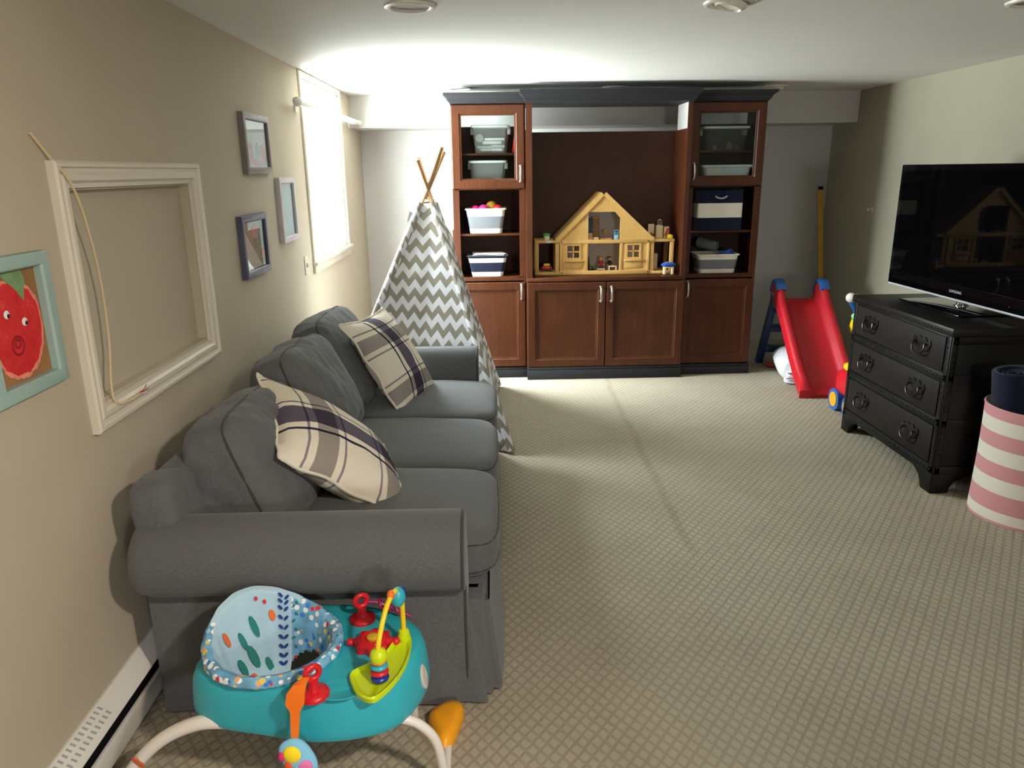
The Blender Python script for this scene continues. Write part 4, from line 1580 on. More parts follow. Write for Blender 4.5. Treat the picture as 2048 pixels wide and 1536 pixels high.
put('timber_frame', q, M_PINE, dh)
q = B()
for x in (0.528, 1.208):
    for z in (HZ + 0.016, 1.058):
        q.cyl((x, HF - 0.014, z), (x, HF - 0.008, z), 0.005, 0.005, 10)
put('screw', q, M_BRONZE, dh)
q = B()
for (xa, za), (xb, zb) in (((0.497, 1.058), (0.850, 1.412)), ((1.234, 1.058), (0.850, 1.412))):
    L = sqrt((xb - xa) ** 2 + (zb - za) ** 2)
    ang = math.atan2(zb - za, xb - xa)
    MM = on_front(xa, HF + 0.004, za) @ Matrix.Rotation(ang, 4, 'Z')
    s = 1 if xb > xa else -1
    q.prism([(0, -0.006 if s > 0 else -0.026), (L, -0.006 if s > 0 else -0.026), (L, 0.026 if s > 0 else 0.006), (0, 0.026 if s > 0 else 0.006)], 0, 0.018, MM)
put('bargeboard', q, M_PINE, dh)
for k, ((xa, za), (xb, zb)) in enumerate((((0.497, 1.060), (0.838, 1.402)), ((1.232, 1.060), (0.862, 1.402)))):
    L = sqrt((xb - xa) ** 2 + (zb - za) ** 2)
    ang = math.atan2(zb - za, xb - xa)
    MM = on_front(xa, HB, za) @ Matrix.Rotation(ang, 4, 'Z')
    q = B()
    lo, hi = (0.018, 0.031) if k == 0 else (-0.022, -0.008)
    q.prism([(0, lo), (L + (0.012 if k == 0 else 0), lo), (L + (0.012 if k == 0 else 0), hi), (0, hi)], 0.0, HB - HF - 0.006, MM)
    put('roof_panel', q, M_PINEROOF, dh, 0)
put('back_wall', B().prism([(0.525, HZ), (1.212, HZ), (1.212, 1.075), (0.85, 1.395), (0.525, 1.075)], 0, 0.008, on_front(0, HB, 0)), paint('pale_grey_board', (206, 204, 200), 0.8), dh, 0)
put('floor_board', B().box(0.52, 1.215, HF + 0.022, HB - 0.01, 1.046, 1.058), M_PINE, dh, 0)
put('floor_board', B().box(0.52, 1.215, HF + 0.022, HB - 0.01, HZ, HZ + 0.012), M_PINE, dh, 0)
q = B()
q.box(0.520, 0.532, HF + 0.022, HB - 0.01, HZ + 0.012, 1.046)
q.box(1.203, 1.215, HF + 0.022, HB - 0.01, HZ + 0.012, 1.046)
put('side_wall', q, M_PINE, dh, 0)
for xa, xb in ((0.318, 0.512), (1.223, 1.412)):
    q = B()
    q.box(xa, xb, HF - 0.004, HB, 1.050, 1.070, 0.002)
    put('terrace_roof', q, M_PINE, dh)
    q = B()
    q.box(xa, xb, HF - 0.004, HB, HZ, HZ + 0.020, 0.002)
    put('terrace_floor', q, M_PINE, dh)
    for x in (xa + 0.002, xb - 0.032):
        q = B()
        q.box(x, x + 0.030, HF, HF + 0.022, HZ + 0.02, 1.05, 0.002)
        put('terrace_post', q, M_PINE, dh)
        q = B()
        q.box(x, x + 0.030, HB - 0.03, HB - 0.008, HZ + 0.02, 1.05, 0.002)
        put('terrace_post', q, M_PINE, dh)


# dollhouse contents
def toy(name, label, cat, parts, base):
    t = thing(name, label, cat, base)
    for nm, bb_, m in parts:
        put(nm, bb_, m, t)
    return t


GF = HZ + 0.0125
UF = 1.0585


def doll(label, x, y, z, shirt, hair, sit=True, pants=None, ponytail=False):
    t = thing('doll', label, 'doll', (x, y, z))
    b = B()
    b.lathe([(0.0, 0.024), (0.013, 0.024), (0.015, 0.040), (0.012, 0.062), (0.005, 0.070), (0.0, 0.071)], Matrix.Translation((x, y, z)), 14)
    for s in (-1, 1):
        b.tube([(x + s * 0.013, y, z + 0.062), (x + s * 0.021, y - 0.010, z + 0.048), (x + s * 0.018, y - 0.024, z + 0.042)], 0.0042, 6, 3)
    put('shirt', b, shirt, t)
    b = B()
    b.ball((x, y, z + 0.084), 0.0145)
    b.cyl((x, y, z + 0.068), (x, y, z + 0.075), 0.005)
    for s in (-1, 1):
        b.ball((x + s * 0.017, y - 0.027, z + 0.042), 0.005)
    put('head', b, M_SKIN, t)
    b = B()
    b.ball((x, y + 0.003, z + 0.088), 0.0160, 0.0150, 0.0145)
    if ponytail:
        b.ball((x + 0.006, y + 0.012, z + 0.074), 0.012, 0.009, 0.020)
    put('hair', b, hair, t)
    b = B()
    for s in (-1, 1):
        if sit:
            b.tube([(x + s * 0.008, y, z + 0.024), (x + s * 0.009, y - 0.024, z + 0.026), (x + s * 0.009, y - 0.030, z + 0.006)], 0.0055, 6, 3)
        else:
            b.tube([(x + s * 0.008, y, z + 0.026), (x + s * 0.008, y, z + 0.002)], 0.0058, 6, 3)
    put('trousers', b, pants or M_NAVYCLOTH, t)
    return t


HAIRB = paint('blond_doll_hair', (206, 160, 70), 0.8)
doll('blond wooden doll in a red shirt seated in the dollhouse ground floor', 0.855, 5.985, GF + 0.012, M_RED, HAIRB, ponytail=True)
doll('dark-haired wooden doll in black standing in the dollhouse ground floor', 0.930, 6.03, GF + 0.008, M_BLACK, paint('dark_doll_hair', (30, 24, 22), 0.8), False)


def bench(label, name, x, y, z, w_, d_, h, m=None):
    m = m or M_PINE
    t = thing(name, label, 'toy furniture', (x, y, z))
    put('top', B().box(x - w_ / 2, x + w_ / 2, y - d_ / 2, y + d_ / 2, z + h - 0.008, z + h, 0.002), m, t)
    for sx in (-1, 1):
        for sy in (-1, 1):
            put('leg', B().box(x + sx * (w_ / 2 - 0.006) - 0.004, x + sx * (w_ / 2 - 0.006) + 0.004, y + sy * (d_ / 2 - 0.006) - 0.004, y + sy * (d_ / 2 - 0.006) + 0.004, z, z + h - 0.008), m, t, 0)
    return t


PALEW = wood('pale_toy_wood', (222, 196, 150), (236, 214, 172), 0.5, 0.3)
bench('pale toy bench in front of the blond doll', 'toy_bench', 0.845, 5.925, GF, 0.062, 0.030, 0.026, PALEW)
bench('pale toy table in front of the dark-haired doll', 'toy_table', 0.940, 5.945, GF, 0.066, 0.05, 0.045, PALEW)
q1 = B().lathe([(0.0, 0), (0.010, 0), (0.013, 0.018), (0.0, 0.018)], Matrix.Translation((0.79, 5.99, GF)), 14)
q2 = B()
for a in range(7):
    q2.tube([(0.79, 5.99, GF + 0.015), (0.79 + 0.012 * cos(a), 5.99 + 0.012 * sin(a), GF + 0.035), (0.79 + 0.022 * cos(a), 5.99 + 0.022 * sin(a), GF + 0.045)], lambda t: 0.004 * (1 - t) + 0.001, 6, 3)
toy('toy_plant', 'small green toy pot plant on the dollhouse ground floor', 'toy plant', [('pot', q1, M_BLACK), ('leaves', q2, M_GREEN)], (0.79, 5.99, GF))
q1 = B().box(0.752, 0.775, 6.06, 6.10, GF, GF + 0.05, 0.004)
q2 = B().box(0.755, 0.772, 6.072, 6.10, GF + 0.05, GF + 0.10, 0.004)
toy('toy_chair', 'dark toy chair by the left wall of the dollhouse ground floor', 'toy furniture', [('seat', q1, M_BLACK), ('backrest', q2, M_BLACK)], (0.763, 6.08, GF))
# attic
q1 = B().box(0.75, 0.785, 6.02, 6.10, UF, UF + 0.165, 0.003)
toy('toy_wardrobe', 'blue toy wardrobe in the dollhouse attic', 'toy furniture', [('cabinet_body', q1, paint('slate_blue_paint', (66, 104, 134), 0.6)), ('knob', B().ball((0.782, 6.017, UF + 0.08), 0.004), M_WHITE)], (0.768, 6.06, UF))
q1 = B().box(0.79, 0.845, 6.05, 6.105, UF, UF + 0.175, 0.003)
q2 = B().box(0.786, 0.849, 6.046, 6.107, UF + 0.168, UF + 0.180, 0.002)
toy('toy_cupboard', 'tall brown toy cupboard beside the blue wardrobe in the attic', 'toy furniture', [('cabinet_body', q1, wood('tan_toy_wood', (160, 118, 72), (180, 138, 90))), ('cornice', q2, M_PINE)], (0.82, 6.08, UF))
for xx, yy, hh, lb, nm in ((0.757, 5.925, 0.060, 'pinkish toy armchair at the left front of the attic', 'toy_chair'), (0.80, 5.915, 0.036, 'pinkish toy stool beside the toy armchair in the attic', 'toy_stool')):
    PK = wood('pinkish_toy_wood', (216, 166, 120), (230, 184, 140))
    parts = [('seat', B().box(xx - 0.02, xx + 0.02, yy - 0.018, yy + 0.018, UF, UF + 0.030, 0.003), PK)]
    if hh > 0.05:
        parts.append(('backrest', B().box(xx - 0.02, xx + 0.02, yy + 0.010, yy + 0.018, UF + 0.03, UF + hh, 0.003), PK))
    toy(nm, lb, 'toy furniture', parts, (xx, yy, UF))
q1 = B().lathe([(0.0, 0), (0.02, 0), (0.02, 0.004), (0.004, 0.006), (0.003, 0.055), (0.0, 0.055)], Matrix.Translation((0.89, 6.03, UF)), 14)
q2 = B().lathe([(0.022, 0.05), (0.012, 0.085), (0.0, 0.085)], Matrix.Translation((0.89, 6.03, UF)), 16, None, False)
toy('toy_lamp', 'yellow-shaded toy lamp in the dollhouse attic', 'toy lamp', [('stand', q1, M_PINE), ('shade', q2, paint('ochre_paint', (200, 160, 60), 0.7))], (0.89, 6.03, UF))
q1 = B().box(0.84, 0.93, 5.95, 6.0, UF, UF + 0.018, 0.003)
q2 = B().box(0.845, 0.925, 5.953, 5.998, UF + 0.018, UF + 0.028, 0.004)
toy('toy_bed', 'low toy bed with mauve cover in the attic', 'toy furniture', [('bed_frame', q1, M_PINE), ('cover', q2, paint('mauve_felt', (140, 104, 122), 0.9))], (0.885, 5.975, UF))
q1 = B().box(0.948, 0.978, 5.905, 5.945, UF, UF + 0.045, 0.003)
q2 = B()
for z in (0.05, 0.075):
    q2.box(0.944, 0.982, 5.92, 5.928, UF + z, UF + z + 0.01, 0.002)
q2.box(0.944, 0.950, 5.92, 5.928, UF + 0.045, UF + 0.085)
q2.box(0.976, 0.982, 5.92, 5.928, UF + 0.045, UF + 0.085)
toy('toy_chair', 'pale blue toy chair at the right front of the attic', 'toy furniture', [('seat', q1, paint('pale_blue_toy', (140, 190, 214), 0.5)), ('backrest', q2, paint('sky_blue_toy', (90, 150, 200), 0.5))], (0.963, 5.925, UF))
# left terrace
q1 = B().lathe([(0.0, 0.0), (0.020, 0.0), (0.024, 0.02), (0.024, 0.034), (0.0, 0.034)], Matrix.Translation((0.415, 5.93, 1.0705)), 20)
q2 = B().lathe([(0.022, 0.034), (0.029, 0.036), (0.030, 0.050), (0.022, 0.052), (0.020, 0.044), (0.0, 0.044)], Matrix.Translation((0.415, 5.93, 1.0705)), 20)
toy('toy_pot', 'white toy pot with green rim on the left terrace roof', 'toy', [('pot', q1, M_WHITE), ('rim', q2, M_GREEN)], (0.415, 5.93, 1.0705))
q1 = B().prism([(0, 0), (0.045, 0.0), (0.05, -0.012), (0.02, -0.018), (0.005, -0.01)], 0, 0.003, on_front(0.40, HF - 0.004, 1.070))
single('doily', q1, M_WHITECLOTH, 'scrap of white cloth hanging over the left terrace roof edge', 'cloth')
q1 = B().box(0.375, 0.46, 5.93, 5.98, HZ + 0.034, HZ + 0.060, 0.006)
q2 = B().box(0.39, 0.445, 5.935, 5.975, HZ + 0.060, HZ + 0.082, 0.008)
pp = [('car_body', q1, M_RED), ('cab', q2, M_YELLOW)]
for x in (0.392, 0.443):
    for y in (5.928, 5.982):
        pp.append(('wheel', B().cyl((x, y - 0.004, HZ + 0.034), (x, y + 0.004, HZ + 0.034), 0.013, 0.013, 16), M_BLACK))
toy('toy_car', 'red and yellow toy car parked in the left dollhouse porch', 'toy car', pp, (0.418, 5.955, HZ + 0.021))
# right terrace roof
zt = 1.0705
q1 = B().box(1.236, 1.282, 6.0, 6.04, zt, zt + 0.012, 0.002)
q2 = B().box(1.234, 1.284, 6.03, 6.04, zt + 0.012, zt + 0.105, 0.003)
toy('toy_bed', 'pale toy bed with tall headboard on the right terrace roof', 'toy furniture', [('bed_frame', q1, PALEW), ('headboard', q2, PALEW)], (1.259, 6.02, zt))
q = B()
q.ball((1.256, 6.005, zt + 0.026), 0.014, 0.012, 0.013)
q.ball((1.246, 5.995, zt + 0.022), 0.008)
q.ball((1.267, 5.995, zt + 0.022), 0.008)
single('toy_bear', q, paint('brown_toy', (156, 96, 62), 0.8), 'small brown toy lying on the tall-headboard toy bed', 'toy')
q1 = B().box(1.286, 1.335, 5.95, 6.0, zt, zt + 0.098, 0.003)
q2 = B().box(1.292, 1.329, 5.946, 5.951, zt + 0.01, zt + 0.088, 0.002)
toy('toy_cupboard', 'pale toy cupboard carrying a wire crown on the right terrace roof', 'toy furniture', [('cabinet_body', q1, PALEW), ('door', q2, PALEW)], (1.31, 5.975, zt))
q = B()
for z in (0.0985, 0.140):
    q.torus((1.312, 5.975, zt + z + 0.002), 0.018, 0.002)
for k in range(8):
    a = k * pi / 4
    q.cyl((1.312 + 0.018 * cos(a), 5.975 + 0.018 * sin(a), zt + 0.0995), (1.312 + 0.018 * cos(a), 5.975 + 0.018 * sin(a), zt + 0.141), 0.0015, 0.0015, 6)
single('wire_cage', q, M_CHROME, 'small shiny wire cage on top of the pale toy cupboard', 'toy cage')
q1 = B().box(1.345, 1.386, 5.96, 6.0, zt, zt + 0.088, 0.003)
q2 = B().prism([(0, 0.0), (0.012, 0.0), (0.034, 0.055), (0.022, 0.062)], 0, 0.012, on_front(1.348, 5.958, zt + 0.018))
toy('toy_crate', 'pale toy locker with a red slanted panel on the right terrace roof', 'toy furniture', [('box_body', q1, PALEW), ('red_panel', q2, M_RED)], (1.365, 5.98, zt))
q = B()
q.box(1.364, 1.404, 5.90, 5.935, zt, zt + 0.028, 0.004)
q.cyl((1.384, 5.918, zt + 0.027), (1.384, 5.918, zt + 0.033), 0.009)
single('yellow_block', q, M_YELLOW, 'bright yellow toy block at the right terrace roof corner', 'toy block')
q1 = B().box(1.262, 1.310, 5.99, 6.05, HZ + 0.0205, HZ + 0.145, 0.003)
pp = [('cabinet_body', q1, PALEW)]
for k in range(4):
    pp.append(('drawer', B().box(1.266, 1.306, 5.985, 5.992, HZ + 0.028 + k * 0.029, HZ + 0.052 + k * 0.029, 0.002), PALEW))
toy('toy_chest', 'pale toy chest of drawers in the right dollhouse porch', 'toy furniture', pp, (1.286, 6.02, HZ + 0.0205))
bx, by = 1.362, 5.825
q1 = B()
q1.box(bx - 0.040, bx - 0.018, by - 0.02, by + 0.02, HZ, HZ + 0.052, 0.003)
q1.box(bx + 0.018, bx + 0.040, by - 0.02, by + 0.02, HZ, HZ + 0.052, 0.003)
q1.box(bx - 0.040, bx + 0.040, by - 0.02, by + 0.02, HZ + 0.050, HZ + 0.060, 0.002)
q2 = B()
q2.cushion(Matrix.Translation((bx, by, HZ + 0.073)), 0.058, 0.030, 0.012, 2.6, (0, 0, 0.9), 8, 0.006, 40.0)
toy('toy_stall', 'pale toy stall with a crumpled blue cloth on top, right front of the dollhouse', 'toy', [('stand', q1, PALEW), ('blue_cloth', q2, M_BLUECLOTH)], (bx, by, HZ))

# ------------------------------------------------------------------ toddler slide and the things round it
SLR = radians(-3.0)
sl = thing('toddler_slide', 'red toddler slide with blue ladder in the back right corner', 'slide', (2.405, 5.06, 0), SLR)
MS = wm(sl)


def arc(y):
    """bed height along the chute"""
    pts = [(-0.01, 0.030), (0.05, 0.035), (0.13, 0.062), (0.22, 0.125), (0.32, 0.205), (0.50, 0.355), (0.66, 0.490), (0.74, 0.548), (0.80, 0.572), (0.88, 0.578)]
    for (a, za), (c, zc_) in zip(pts, pts[1:]):
        if y <= c:
            t = (y - a) / (c - a)
            return za + (zc_ - za) * t
    return pts[-1][1]


rings = []
NSEG = 40
for i in range(NSEG + 1):
    y = -0.01 + 0.89 * i / NSEG
    z = 0.25 * (arc(y - 0.03) if y > 0.03 else arc(y)) + 0.5 * arc(y) + 0.25 * arc(min(0.88, y + 0.03))
    up = 0.085
    if y < 0.10:
        up = 0.030 + 0.055 * max(0, (y + 0.01) / 0.11)
    if y > 0.70:
        up = 0.085 + 0.058 * sin(min(1, (y - 0.70) / 0.15) * pi / 2)
    flare = 0.03 * max(0, 1 - (y + 0.01) / 0.12) ** 1.5
    wo, wi = 0.205 + flare, 0.140 + flare * 0.6
    sec = [(-wo, z - 0.045), (-wo, z + up * 0.72), (-wo + 0.014, z + up * 0.95), (-wo + 0.032, z + up), (-wi - 0.014, z + up * 0.9), (-wi, z + up * 0.62), (-wi + 0.012, z + 0.018), (-wi + 0.035, z),
           (0, z - 0.004), (wi - 0.035, z), (wi - 0.012, z + 0.018), (wi, z + up * 0.62), (wi + 0.014, z + up * 0.9), (wo - 0.032, z + up), (wo - 0.014, z + up * 0.95), (wo, z + up * 0.72), (wo, z - 0.045), (wo - 0.02, z - 0.05), (0, z - 0.03), (-wo + 0.02, z - 0.05)]
    rings.append([(x, y, max(0.002, zz)) for x, zz in sec])
b = B()
b.loft(rings)
put('chute', b, M_SLIDERED, sl, 50, local=True)
for s in (-1, 1):
    b = B()
    prof = []
    for i in range(15):
        a = radians(-8 + i * 14)
        prof.append((0.845 + 0.095 * cos(a), 0.600 + 0.130 * sin(a)))
    prof += [(0.76, 0.52), (0.92, 0.52)]
    Mx = Matrix(((0, 0, 1, 0), (1, 0, 0, 0), (0, 1, 0, 0), (0, 0, 0, 1)))
    b.prism(prof, s * 0.172 - 0.032, s * 0.172 + 0.032, Mx, 0, 0.010)
    put('side_hump', b, M_SLIDERED, sl, 50, local=True)
    b = B()
    outer = []
    for i in range(13):
        a = radians(14 + i * 11.5)
        outer.append((0.845 + 0.102 * cos(a), 0.600 + 0.140 * sin(a)))
    inner = []
    for i in range(12, -1, -1):
        a = radians(14 + i * 11.5)
        inner.append((0.845 + 0.078 * cos(a), 0.600 + 0.112 * sin(a)))
    n_ = len(outer)
    rows = []
    for i in range(n_):
        o_, q_ = outer[i], inner[n_ - 1 - i]
        xw = 0.037
        rows.append([(s * 0.172 - xw, o_[0], o_[1] - 0.006), (s * 0.172 - xw + 0.008, o_[0], o_[1]), (s * 0.172 + xw - 0.008, o_[0], o_[1]), (s * 0.172 + xw, o_[0], o_[1] - 0.006), (s * 0.172 + xw, q_[0], q_[1]), (s * 0.172 - xw, q_[0], q_[1])])
    b.loft(rows)
    put('handle', b, M_BLUE, sl, 50, local=True, label='blue hand grip')
    b = B()
    b.loft([[(s * 0.180 + dx + s * e, y + dy, z) for dx, dy in ((-0.024, -0.035), (0.024, -0.035), (0.024, 0.03), (-0.024, 0.03))]
            for y, z, e in ((0.87, 0.62, 0.0), (0.885, 0.55, 0.004), (0.93, 0.40, 0.014), (0.99, 0.20, 0.026), (1.05, 0.0, 0.04))])
    put('ladder_leg', b, M_NAVYP, sl, 40, local=True, label='dark blue ladder leg')
for z, y, x in ((0.15, 1.005, 0.20), (0.335, 0.955, 0.19), (0.50, 0.905, 0.18)):
    b = B()
    b.box(-x, x, y - 0.05, y + 0.03, z - 0.045, z + 0.012, 0.012)
    put('step', b, M_NAVYP, sl, 40, local=True, label='dark blue step')
b = B()
b.cushion(Matrix.Translation((-0.2055, 0.86, 0.615)), 0.003, 0.030, 0.012, 3, n=6)
put('emblem', b, M_GREYP, sl, 40, local=True)


# yardstick in the corner
ys = thing('yardstick', 'yellow wooden measuring stick leaning upright in the back right corner', 'measuring stick', (3.005, 6.62, 0))
p0, p1 = Vector((3.012, 6.66, 0.004)), Vector((2.985, 6.945, 1.425))
d_ = (p1 - p0)
q = d_.to_track_quat('Z', 'Y').to_matrix().to_4x4()
b = B()
b.box(-0.022, 0.022, -0.004, 0.004, 0, d_.length - 0.03, 0.001, 0, Matrix.Translation(p0) @ q)
put('stick', b, wood('yellow_varnished_stick', (224, 172, 62), (238, 190, 84), 0.45, 0.3), ys)
b = B()
b.box(-0.023, 0.023, -0.005, 0.005, d_.length - 0.03, d_.length, 0.001, 0, Matrix.Translation(p0) @ q)
put('end_cap', b, M_BRONZE, ys)
b = B()
for i in range(1, 46):
    L = 0.012 if i % 2 else 0.020
    b.box(-0.022, -0.022 + L, -0.0046, -0.0038, i * 0.03, i * 0.03 + 0.0012, 0, 0, Matrix.Translation(p0) @ q)
put('graduation', b, M_BLACK, ys, 0)

# bedding roll under the slide
bl = thing('folded_blanket', 'white folded bedding heaped on the floor under the slide', 'blanket', (2.36, 5.62, 0))
b = B()
Mb = Matrix.Translation((2.345, 5.60, 0.0)) @ Matrix.Rotation(radians(-12), 4, 'Z')
sec = []
nn = 26
for k, (yy, s) in enumerate(((-0.17, 0.72), (-0.16, 0.90), (-0.13, 0.99), (0.0, 1.02), (0.15, 1.0), (0.26, 0.98), (0.29, 0.85))):
    r = []
    for i in range(nn):
        a = 2 * pi * i / nn
        rx, rz_ = 0.14, 0.105
        wv = 1 + 0.06 * noise.noise(Vector((cos(a) * 2, sin(a) * 2, yy * 6)))
        r.append((rx * s * cos(a) * wv, yy, max(0.003, 0.103 + rz_ * s * sin(a) * wv)))
    sec.append(r)
b.loft(sec, M=Mb)
put('roll', b, M_WHITECLOTH, bl, 70)
b = B()
for z, w_, d2 in ((0.018, 0.135, 0.0), (0.062, 0.128, 0.004), (0.104, 0.10, 0.008)):
    b.cushion(Mb @ Matrix.Translation((0.03, -0.165 - d2, z + 0.012)), w_, 0.055, 0.023, 5, (0, 0, 0.2), 10, 0.005, 9.0)
put('fold', b, M_WHITECLOTH, bl, 70)
b = B()
b.tube([Mb @ Vector(p) for p in ((-0.10, -0.225, 0.052), (-0.03, -0.232, 0.058), (0.05, -0.232, 0.056), (0.14, -0.224, 0.054))], 0.004, 6)
b.tube([Mb @ Vector(p) for p in ((-0.09, -0.222, 0.094), (-0.02, -0.230, 0.100), (0.05, -0.228, 0.098), (0.12, -0.220, 0.096))], 0.004, 6)
put('edging', b, paint('dull_pink_edging', (160, 88, 100), 0.9), bl)

bk2 = thing('toy_bucket', 'dark blue toy bucket with green rim lying under the slide', 'toy bucket', (2.43, 5.76, 0.21))
Mk = Matrix.Translation((2.435, 5.70, 0.235)) @ Matrix.Rotation(radians(8), 4, 'X')
put('bucket_body', B().lathe([(0.0, 0.0), (0.075, 0.0), (0.092, 0.15), (0.086, 0.15), (0.07, 0.008), (0.0, 0.008)], Mk, 26, None, False), plastic('dark_teal_blue_plastic', (16, 60, 92), 0.4), bk2)
b = B()
b.torus(Mk @ Vector((0, 0, 0.012)), 0.078, 0.008, Mk.to_3x3().to_4x4())
put('base_ring', b, M_GREEN, bk2)
b = B()
for i, a in enumerate((-2.2, -1.7, -1.2)):
    b.ball(Mk @ Vector((0.078 * cos(a), 0.078 * sin(a), 0.03)), 0.012)
put('knob', b, M_LIME, bk2)
rd = thing('toy_racket', 'red flat toy lying by the foot of the blue ladder', 'toy', (2.30, 6.02, 0))
put('face', B().lathe([(0.0, 0.004), (0.060, 0.004), (0.068, 0.010), (0.060, 0.020), (0.0, 0.018)], Matrix.Translation((2.32, 5.98, 0)), 24), M_RED, rd)
put('grip', B().tube([(2.36, 6.0, 0.012), (2.46, 6.06, 0.012)], 0.011, 8), M_GREYP, rd)

# colourful stacking toy behind the dresser
tx, ty = 2.60, 5.02
tb = thing('toy_tower', 'tall colourful toy of white, orange, yellow and green pieces behind the dresser', 'toy', (2.80, 5.56, 0))
tx, ty = 2.80, 5.56
put('base', B().lathe([(0, 0), (0.12, 0.0), (0.12, 0.03), (0.05, 0.06), (0, 0.06)], Matrix.Translation((tx, ty, 0.0)), 26), M_GREEN, tb)
put('column', B().lathe([(0.0, 0.05), (0.045, 0.05), (0.04, 0.36), (0.0, 0.36)], Matrix.Translation((tx, ty, 0.0)), 18), M_GREEN, tb)
put('yellow_ring', B().lathe([(0.0, 0.36), (0.065, 0.365), (0.075, 0.42), (0.060, 0.475), (0.0, 0.48)], Matrix.Translation((tx, ty, 0.0)), 24), M_YELLOW, tb)
put('green_ball', B().ball((tx - 0.055, ty - 0.02, 0.495), 0.028), plastic('mint_plastic', (140, 210, 150), 0.4), tb)
put('blue_tube', B().tube([(tx - 0.02, ty, 0.47), (tx - 0.05, ty, 0.55), (tx - 0.085, ty, 0.60)], 0.022, 12), M_BLUE, tb)
put('orange_arch', B().tube([(tx + 0.03, ty, 0.47), (tx + 0.035, ty, 0.55), (tx - 0.01, ty, 0.61), (tx - 0.06, ty, 0.635)], 0.034, 12), M_ORANGE, tb)
put('white_ball', B().ball((tx - 0.095, ty - 0.005, 0.638), 0.038), M_WHITE, tb)

# ride-on toy half hidden behind the dresser
ro = thing('ride_on_toy', 'red and yellow ride-on toy with blue wheel peeking past the dresser', 'ride-on toy', (2.46, 4.70, 0))
rx_, ry_ = 2.325, 4.63
for yy in (4.60, 4.80):
    for xx in (rx_ - 0.012, rx_ + 0.27):
        b = B()
        b.cyl((xx - 0.02, yy, 0.075), (xx + 0.02, yy, 0.075), 0.075, 0.075, 28)
        o = put('wheel', b, M_BLUE, ro)
        b = B()
        b.cyl((xx - 0.024, yy, 0.075), (xx + 0.024, yy, 0.075), 0.050, 0.050, 24)
        put('hub', b, M_AMBER, o)
b = B()
b.cushion(Matrix.Translation((rx_ + 0.13, 4.70, 0.20)), 0.155, 0.17, 0.085, 4.5, (0, 0, 0.15), 12)
put('body', b, M_RED, ro)
b = B()
b.cushion(Matrix.Translation((rx_ + 0.10, 4.68, 0.315)), 0.11, 0.12, 0.025, 4.0, (0, 0, 0.3), 10)
put('seat', b, M_YELLOW, ro)
b = B()
b.cushion(Matrix.Translation((rx_ + 0.0, 4.545, 0.205)), 0.05, 0.02, 0.02, 3.5, n=8)
put('bumper', b, plastic('pale_pink_plastic', (226, 176, 170), 0.5), ro)

# ------------------------------------------------------------------ dresser
dr = thing('dresser', 'black-brown three-drawer chest with nailhead trim under the television', 'dresser', (2.44, 3.915, 0))
DX, DXB, DY0, DY1, DZ = 2.185, 2.70, 3.425, 4.415, 0.852
b = B()
b.box(DX, DXB, DY0, DY1, 0.10, DZ - 0.04, 0.006)
put('case', b, M_BLACKWOOD, dr)
b = B()
b.box(DX - 0.018, DXB + 0.005, DY0 - 0.018, DY1 + 0.018, DZ - 0.042, DZ, 0.006)
put('top', b, M_ESPRESSO, dr)
b = B()
for z0, z1 in ((0.608, 0.658 - 0.045), (0.378, 0.383)):
    pass
b.box(DX - 0.008, DX + 0.004, DY0 + 0.002, DY1 - 0.002, 0.582, 0.622, 0.003)
b.box(DX - 0.008, DX + 0.004, DY0 + 0.002, DY1 - 0.002, 0.352, 0.392, 0.003)
b.box(DX - 0.008, DX + 0.004, DY0 + 0.002, DY1 - 0.002, 0.105, 0.145, 0.003)
for y in (DY0 + 0.002, DY1 - 0.034):
    b.box(DX - 0.008, DX + 0.004, y, y + 0.032, 0.105, DZ - 0.042, 0.003)
for z in (0.582, 0.352, 0.105, 0.77):
    b.box(DX, DXB, DY0 - 0.007, DY0 + 0.002, z, z + 0.04, 0.003)
b.box(DX - 0.004, DX + 0.03, DY0 - 0.007, DY0 + 0.002, 0.105, DZ - 0.042, 0.003)
put('rail', b, M_BLACKWOOD, dr)


def bail(parent, y, z):
    x = DX - 0.014
    b = B()
    MM = on_west(x + 0.002, y, z) @ Matrix.Diagonal((1.35, 1.35, 1.0, 1))
    pts = [(-0.060, 0.006), (-0.052, 0.022), (-0.035, 0.014), (-0.018, 0.030), (0, 0.020), (0.018, 0.030), (0.035, 0.014), (0.052, 0.022), (0.060, 0.006), (0.050, -0.016), (0.026, -0.026), (0.0, -0.020), (-0.026, -0.026), (-0.050, -0.016)]
    b.prism(pts, 0, 0.004, MM, 0, 0.001)
    for s in (-1, 1):
        b.cyl(MM @ Vector((s * 0.036, 0.004, 0.003)), MM @ Vector((s * 0.036, 0.004, 0.020)), 0.006, 0.005, 10)
    b.tube([MM @ Vector(p) for p in ((-0.036, 0.004, 0.017), (-0.040, -0.014, 0.022), (-0.026, -0.032, 0.026), (0, -0.037, 0.027), (0.026, -0.032, 0.026), (0.040, -0.014, 0.022), (0.036, 0.004, 0.017))], 0.0050, 8, 4)
    put('handle', b, M_BRONZE, parent)


